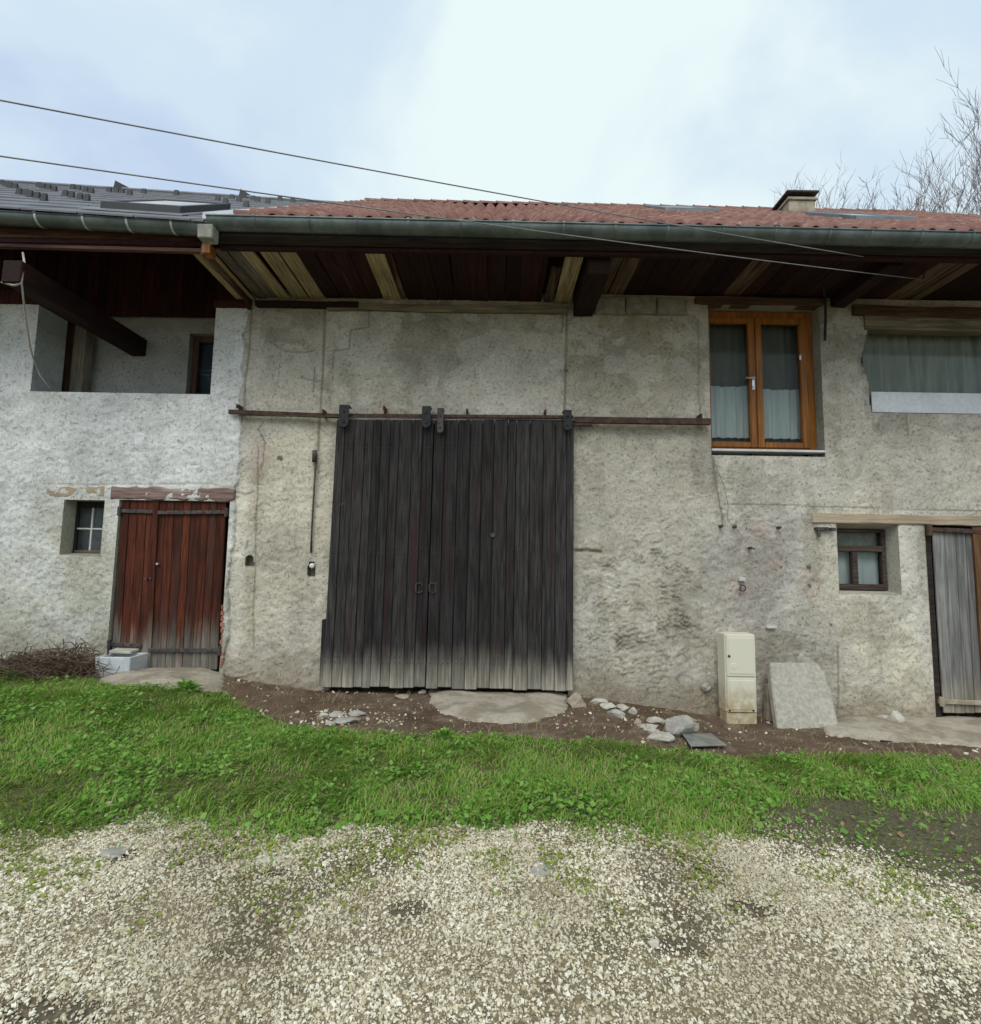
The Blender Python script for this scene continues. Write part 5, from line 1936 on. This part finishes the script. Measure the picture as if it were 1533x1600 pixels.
# dry brush heap at the foot of the white wall
mm = MB()
R = random.Random(5)
for i in range(900):
    t = R.random()
    px = -60 + 205 * t
    hpx = 16 + 32 * max(0, min(1, (px + 60) / 170)) * (1 if px < 120 else max(0, (150 - px) / 30))
    b = on_ground(px, 1052 + R.uniform(-4, 14))
    c = Vector((b[0], b[1] + R.uniform(-.12, .25), float(b[2]) + R.uniform(0, .9) * hpx / 135))
    d = Vector((R.gauss(0, 1), R.gauss(0, .8), R.gauss(.15, .5))).normalized()
    L = R.uniform(.10, .34)
    k1 = Vector((R.gauss(0, .3), R.gauss(0, .3), R.gauss(0, .3))) * L
    p0, p1, p2 = c - d * L * .5, c + k1 * .4, c + d * L * .5
    for q in (p0, p1, p2):
        q.z = max(q.z, float(ground_z(q.x, q.y)) + .005)
        q.y = min(q.y, 6.3)
    mm.tube([p0, p1, p2], [.005, .004, .002], 3, False)
tag(mm.build('brush_heap', M['brush']), 'heap of dry brown twigs against the foot of the white wall', 'brush')

# ------------------------------------------------------------------ vegetation
def blades(n, zone, dens, hmin, hmax, seed, name, mat, wide=.0035, flat=.55):
    r_ = np.random.default_rng(seed)
    x, y = r_.uniform(zone[0], zone[1], n), r_.uniform(zone[2], zone[3], n)
    dn = dens(x, y)
    kp = dn > r_.random(n)
    x, y, dn = x[kp], y[kp], dn[kp]
    n = len(x)
    z = ground_z(x, y) - .006
    clump = fbm(x * 3.5, y * 3.5, 91)
    h = (hmin + (hmax - hmin) * r_.random(n) ** 1.6) * (.55 + .9 * clump) * (.5 + .5 * np.clip(dn, 0, 1))
    a = r_.uniform(0, 6.283, n) * .6 + fbm(x * 2, y * 2, 92) * 9
    lean = h * r_.uniform(.15, 1.25, n) * flat * 1.6
    dx, dy = np.cos(a), np.sin(a)
    w = wide * r_.uniform(.7, 1.5, n)
    sx, sy = -dy * w, dx * w
    b = np.stack([x, y, z], -1)
    side = np.stack([sx, sy, np.zeros(n)], -1)
    mid = b + np.stack([dx * lean * .35, dy * lean * .35, h * .62], -1)
    tip = b + np.stack([dx * lean, dy * lean, h * .92], -1)
    v = np.stack([b - side, b + side, mid + side * .85, mid - side * .85, tip], 1)
    o = (np.arange(n) * 5)[:, None, None]
    f = np.array([(0, 1, 2), (0, 2, 3), (3, 2, 4)])[None] + o
    return np_mesh(name, v.reshape(-1, 3), f.reshape(-1, 3), mat)


def d_grass(x, y):
    g_, gr, mud = lawn_masks(x, y)
    d = g_ * (1 - .85 * mud) * (.48 + .8 * sstep(.3, .62, fbm(x * 3.4, y * 3.4, 95)))
    d = np.maximum(d, .05 * (1 - mud) * sstep(.55, .7, fbm(x * 3.4, y * 3.4, 96)) * (y > np.interp(x, *NEAR) - .6) * (y < np.interp(x, *FAR)))
    return np.where((np.abs(x) < y * 1.08 + .4), d, 0)


o = blades(330000, (-6.9, 6.9, 2.6, 6.4), d_grass, .016, .070, 8, 'lawn_grass', M['grass'], .0036, .85)
tag(o, 'short green lawn grass in front of the barn', 'grass', kind='stuff')


tag(blades(12000, (-6.9, 6.9, 2.6, 6.4), d_grass, .03, .11, 18, 'dead_thatch', M['dead_leaf'], .0022, 1.5), 'dry straw coloured blades mixed through the lawn', 'thatch', kind='stuff')


def broad(n, zone, dens, rmin, rmax, seed, name, mat, up=.05):
    """small broad leaves, folded along the rib"""
    r_ = np.random.default_rng(seed)
    x, y = r_.uniform(zone[0], zone[1], n), r_.uniform(zone[2], zone[3], n)
    kp = dens(x, y) > r_.random(n)
    x, y = x[kp], y[kp]
    n = len(x)
    z = ground_z(x, y) + r_.random(n) * up
    a = r_.uniform(0, 6.283, n)
    L = rmin + (rmax - rmin) * r_.random(n) ** 2
    W = L * r_.uniform(.3, .55, n)
    ti = r_.uniform(-.2, .8, n)
    d = np.stack([np.cos(a) * np.cos(ti), np.sin(a) * np.cos(ti), np.sin(ti)], -1)
    s = np.stack([-np.sin(a), np.cos(a), r_.uniform(-.4, .4, n)], -1)
    b = np.stack([x, y, z], -1)
    t = b + d * L[:, None]
    m_ = b + d * (L * .5)[:, None] - np.array([0, 0, 1]) * (W * .15)[:, None]
    v = np.stack([b, m_ + s * W[:, None] + np.array([0, 0, .002]), t, m_ - s * W[:, None] + np.array([0, 0, .002])], 1)
    o = (np.arange(n) * 4)[:, None, None]
    f = np.array([(0, 2, 1), (0, 3, 2)])[None] + o
    return np_mesh(name, v.reshape(-1, 3), f.reshape(-1, 3), mat)


def d_weed(x, y):
    g_, gr, mud = lawn_masks(x, y)
    return np.where(np.abs(x) < y * 1.08 + .4, g_ * (1 - .8 * mud) * sstep(.42, .62, fbm(x * 2.6, y * 2.6, 97)), 0)


tag(broad(90000, (-6.9, 6.9, 2.7, 6.3), d_weed, .015, .05, 12, 'lawn_weeds', M['weed'], .06), 'clover and dandelion leaves among the lawn grass', 'weeds', kind='stuff')


def d_moss(x, y):
    g_, gr, mud = lawn_masks(x, y)
    yn = np.interp(x, *NEAR)
    return np.where(np.abs(x) < y * 1.05 + .3, gr * sstep(.48, .62, fbm(x * 4.5, y * 4.5, 98)) * sstep(-.85, -.1, y - yn) * .95, 0)


tag(broad(60000, (-3.6, 3.6, 2.0, 3.6), d_moss, .010, .026, 13, 'moss', M['moss'], .012), 'yellow green moss tufts in the gravel along the lawn', 'moss', kind='stuff')


def d_leaf(x, y):
    g_, gr, mud = lawn_masks(x, y)
    return np.where(np.abs(x) < y * 1.05, (.12 * g_ + .03 * gr + .9 * mud), 0)


tag(broad(1500, (-5.5, 5.8, 2.0, 5.4), d_leaf, .014, .042, 14, 'fallen_leaves', M['dead_leaf'], .05), 'pale fallen leaves scattered over lawn and mud', 'leaves', kind='stuff')


def d_straw(x, y):
    g_, gr, mud = lawn_masks(x, y)
    yf = np.interp(x, *FAR)
    return np.where(np.abs(x) < y, (1 - g_) * (1 - gr) * (y < 6.3) * .5 + .25 * sstep(-.25, .1, y - yf) * g_, 0)


tag(blades(5000, (-4, 6, 4.3, 6.3), d_straw, .03, .12, 15, 'dry_straw', M['dead_leaf'], .0022, 1.4), 'dry straw strewn along the dirt strip', 'straw', kind='stuff')
# tall weed at the lawn edge
def rosette(px, py, n, L, label, seed):
    g = on_ground(px, py)
    R = random.Random(seed)
    m = MB()
    for i in range(n):
        a = R.uniform(0, 6.28)
        ln = L * R.uniform(.6, 1.1)
        ti = R.uniform(.35, 1.2)
        w = ln * .16
        base = Vector((g[0], g[1], float(g[2]) + R.uniform(0, .03)))
        d = Vector((math.cos(a) * math.cos(ti), math.sin(a) * math.cos(ti), math.sin(ti)))
        s = Vector((-math.sin(a), math.cos(a), 0)) * w
        p1, p2 = base + d * ln * .55, base + d * ln + Vector((0, 0, -ln * .22))
        m.add([base, p1 + s, p2, p1 - s], [(0, 1, 2), (0, 2, 3)])
    return tag(m.build('weed', M['weed']), label, 'weed')


rosette(692, 1158, 26, .15, 'light green leafy weed standing at the lawn edge below the black door', 1)
rosette(292, 1080, 40, .17, 'tall grass tuft growing at the red door step', 2)
rosette(20, 1062, 30, .16, 'leafy weed growing in front of the brush heap', 3)


# bare trees behind the barn
def tree(base, height, spread, seed, label, lean=(0, 0), upright=.6, dense=1.0):
    R = random.Random(seed)
    t = tag(empty('bare_tree', base), label, 'tree', 'bare trees behind the barn')
    trunk, tw = MB(), MB()

    def grow(p, d, L, r, depth):
        n = 4 if depth < 3 else 3
        pts, rs = [p.copy()], [r]
        q, dd = p.copy(), d.copy()
        kids = []
        for i in range(n):
            dd = (dd + Vector((R.gauss(0, .10), R.gauss(0, .10), R.gauss(.05 * upright, .05)))).normalized()
            q = q + dd * L / n
            pts.append(q.copy())
            rs.append(r * (1 - .55 * (i + 1) / n))
            if depth < 5 and (i > 0 or depth > 0):
                for _ in range(2 if depth < 4 else 2):
                    if R.random() < (.82 if depth < 3 else .5) * dense:
                        kids.append((q.copy(), dd.copy(), rs[-1]))
        (trunk if depth < 2 else tw).tube(pts, rs, 6 if depth < 2 else 3, False)
        for kp, kd, kr in kids:
            ax = Vector((R.gauss(0, 1), R.gauss(0, 1), R.gauss(0, .4)))
            ax = (ax - kd * ax.dot(kd)).normalized()
            an = R.uniform(.35, .8) * spread
            nd = (kd * math.cos(an) + ax * math.sin(an) + Vector((0, 0, .25 * upright))).normalized()
            grow(kp, nd, L * R.uniform(.42, .66), max(kr * .66, .011), depth + 1)
    grow(Vector((0, 0, 0)), Vector((lean[0], lean[1], 1)).normalized(), height * .62, height * .014, 0)
    zmax = max(v[2] for v in tw.v)
    kf = height / zmax
    top = max(tw.v, key=lambda v: v[2])
    for mb in (trunk, tw):
        mb.v = [(v[0] * kf - top[0] * kf * v[2] / zmax, v[1] * kf, v[2] * kf) for v in mb.v]
    child2 = trunk.build('trunk', M['bark'], t, 0, True)
    tw.build('branches', M['twig'], t, 0, True)
    return t


def at(px, py, Y):
    return on_y(px, py, Y)


for (px, py, Y, hs, sp, sd, lab, up) in ((1516, 112, 20, 1.0, .75, 31, 'tallest bare tree rising at the right behind the barn roof', 1.1), (1475, 170, 23, 1.0, .8, 32, 'bare tree just left of the tallest one', .9),
                                    (1395, 268, 24, 1.0, .9, 33, 'low bare tree midway between the chimney and the tallest tree', .6), (1315, 262, 22, 1.0, .9, 34, 'bare tree standing nearest right of the chimney', .6),
                                    (1222, 316, 24, 1.0, .7, 35, 'bare tree whose top shows just left of the chimney', .6),
                                    (1440, 250, 27, 1.0, .9, 37, 'thin bare tree above the right roof skylight', .7), (1270, 285, 27, 1.0, .9, 38, 'low bare tree directly behind the chimney', .5)):
    q = at(px, py, Y)
    tree((q[0], q[1], -.3), (q[2] + .3) * hs, sp, sd, lab, upright=up, dense=1.1 if sd in (31, 32) else 1.05)

# parts were written in place: keep them there under their parents
bpy.context.view_layer.update()
for o in list(scene.objects):
    if o.parent is not None and o.type == 'MESH' and o.parent.type == 'EMPTY' and o.name.split('.')[0] not in ('trunk', 'branches'):
        o.matrix_parent_inverse = o.parent.matrix_world.inverted()
for o in list(scene.objects):
    if o.parent is not None and o.type == 'EMPTY':
        o.matrix_parent_inverse = o.parent.matrix_world.inverted()
bpy.context.view_layer.update()
for o in list(scene.objects):
    if o.parent is not None and o.type == 'MESH' and o.parent.type == 'EMPTY' and o.name.split('.')[0] not in ('trunk', 'branches'):
        o.matrix_parent_inverse = o.parent.matrix_world.inverted()
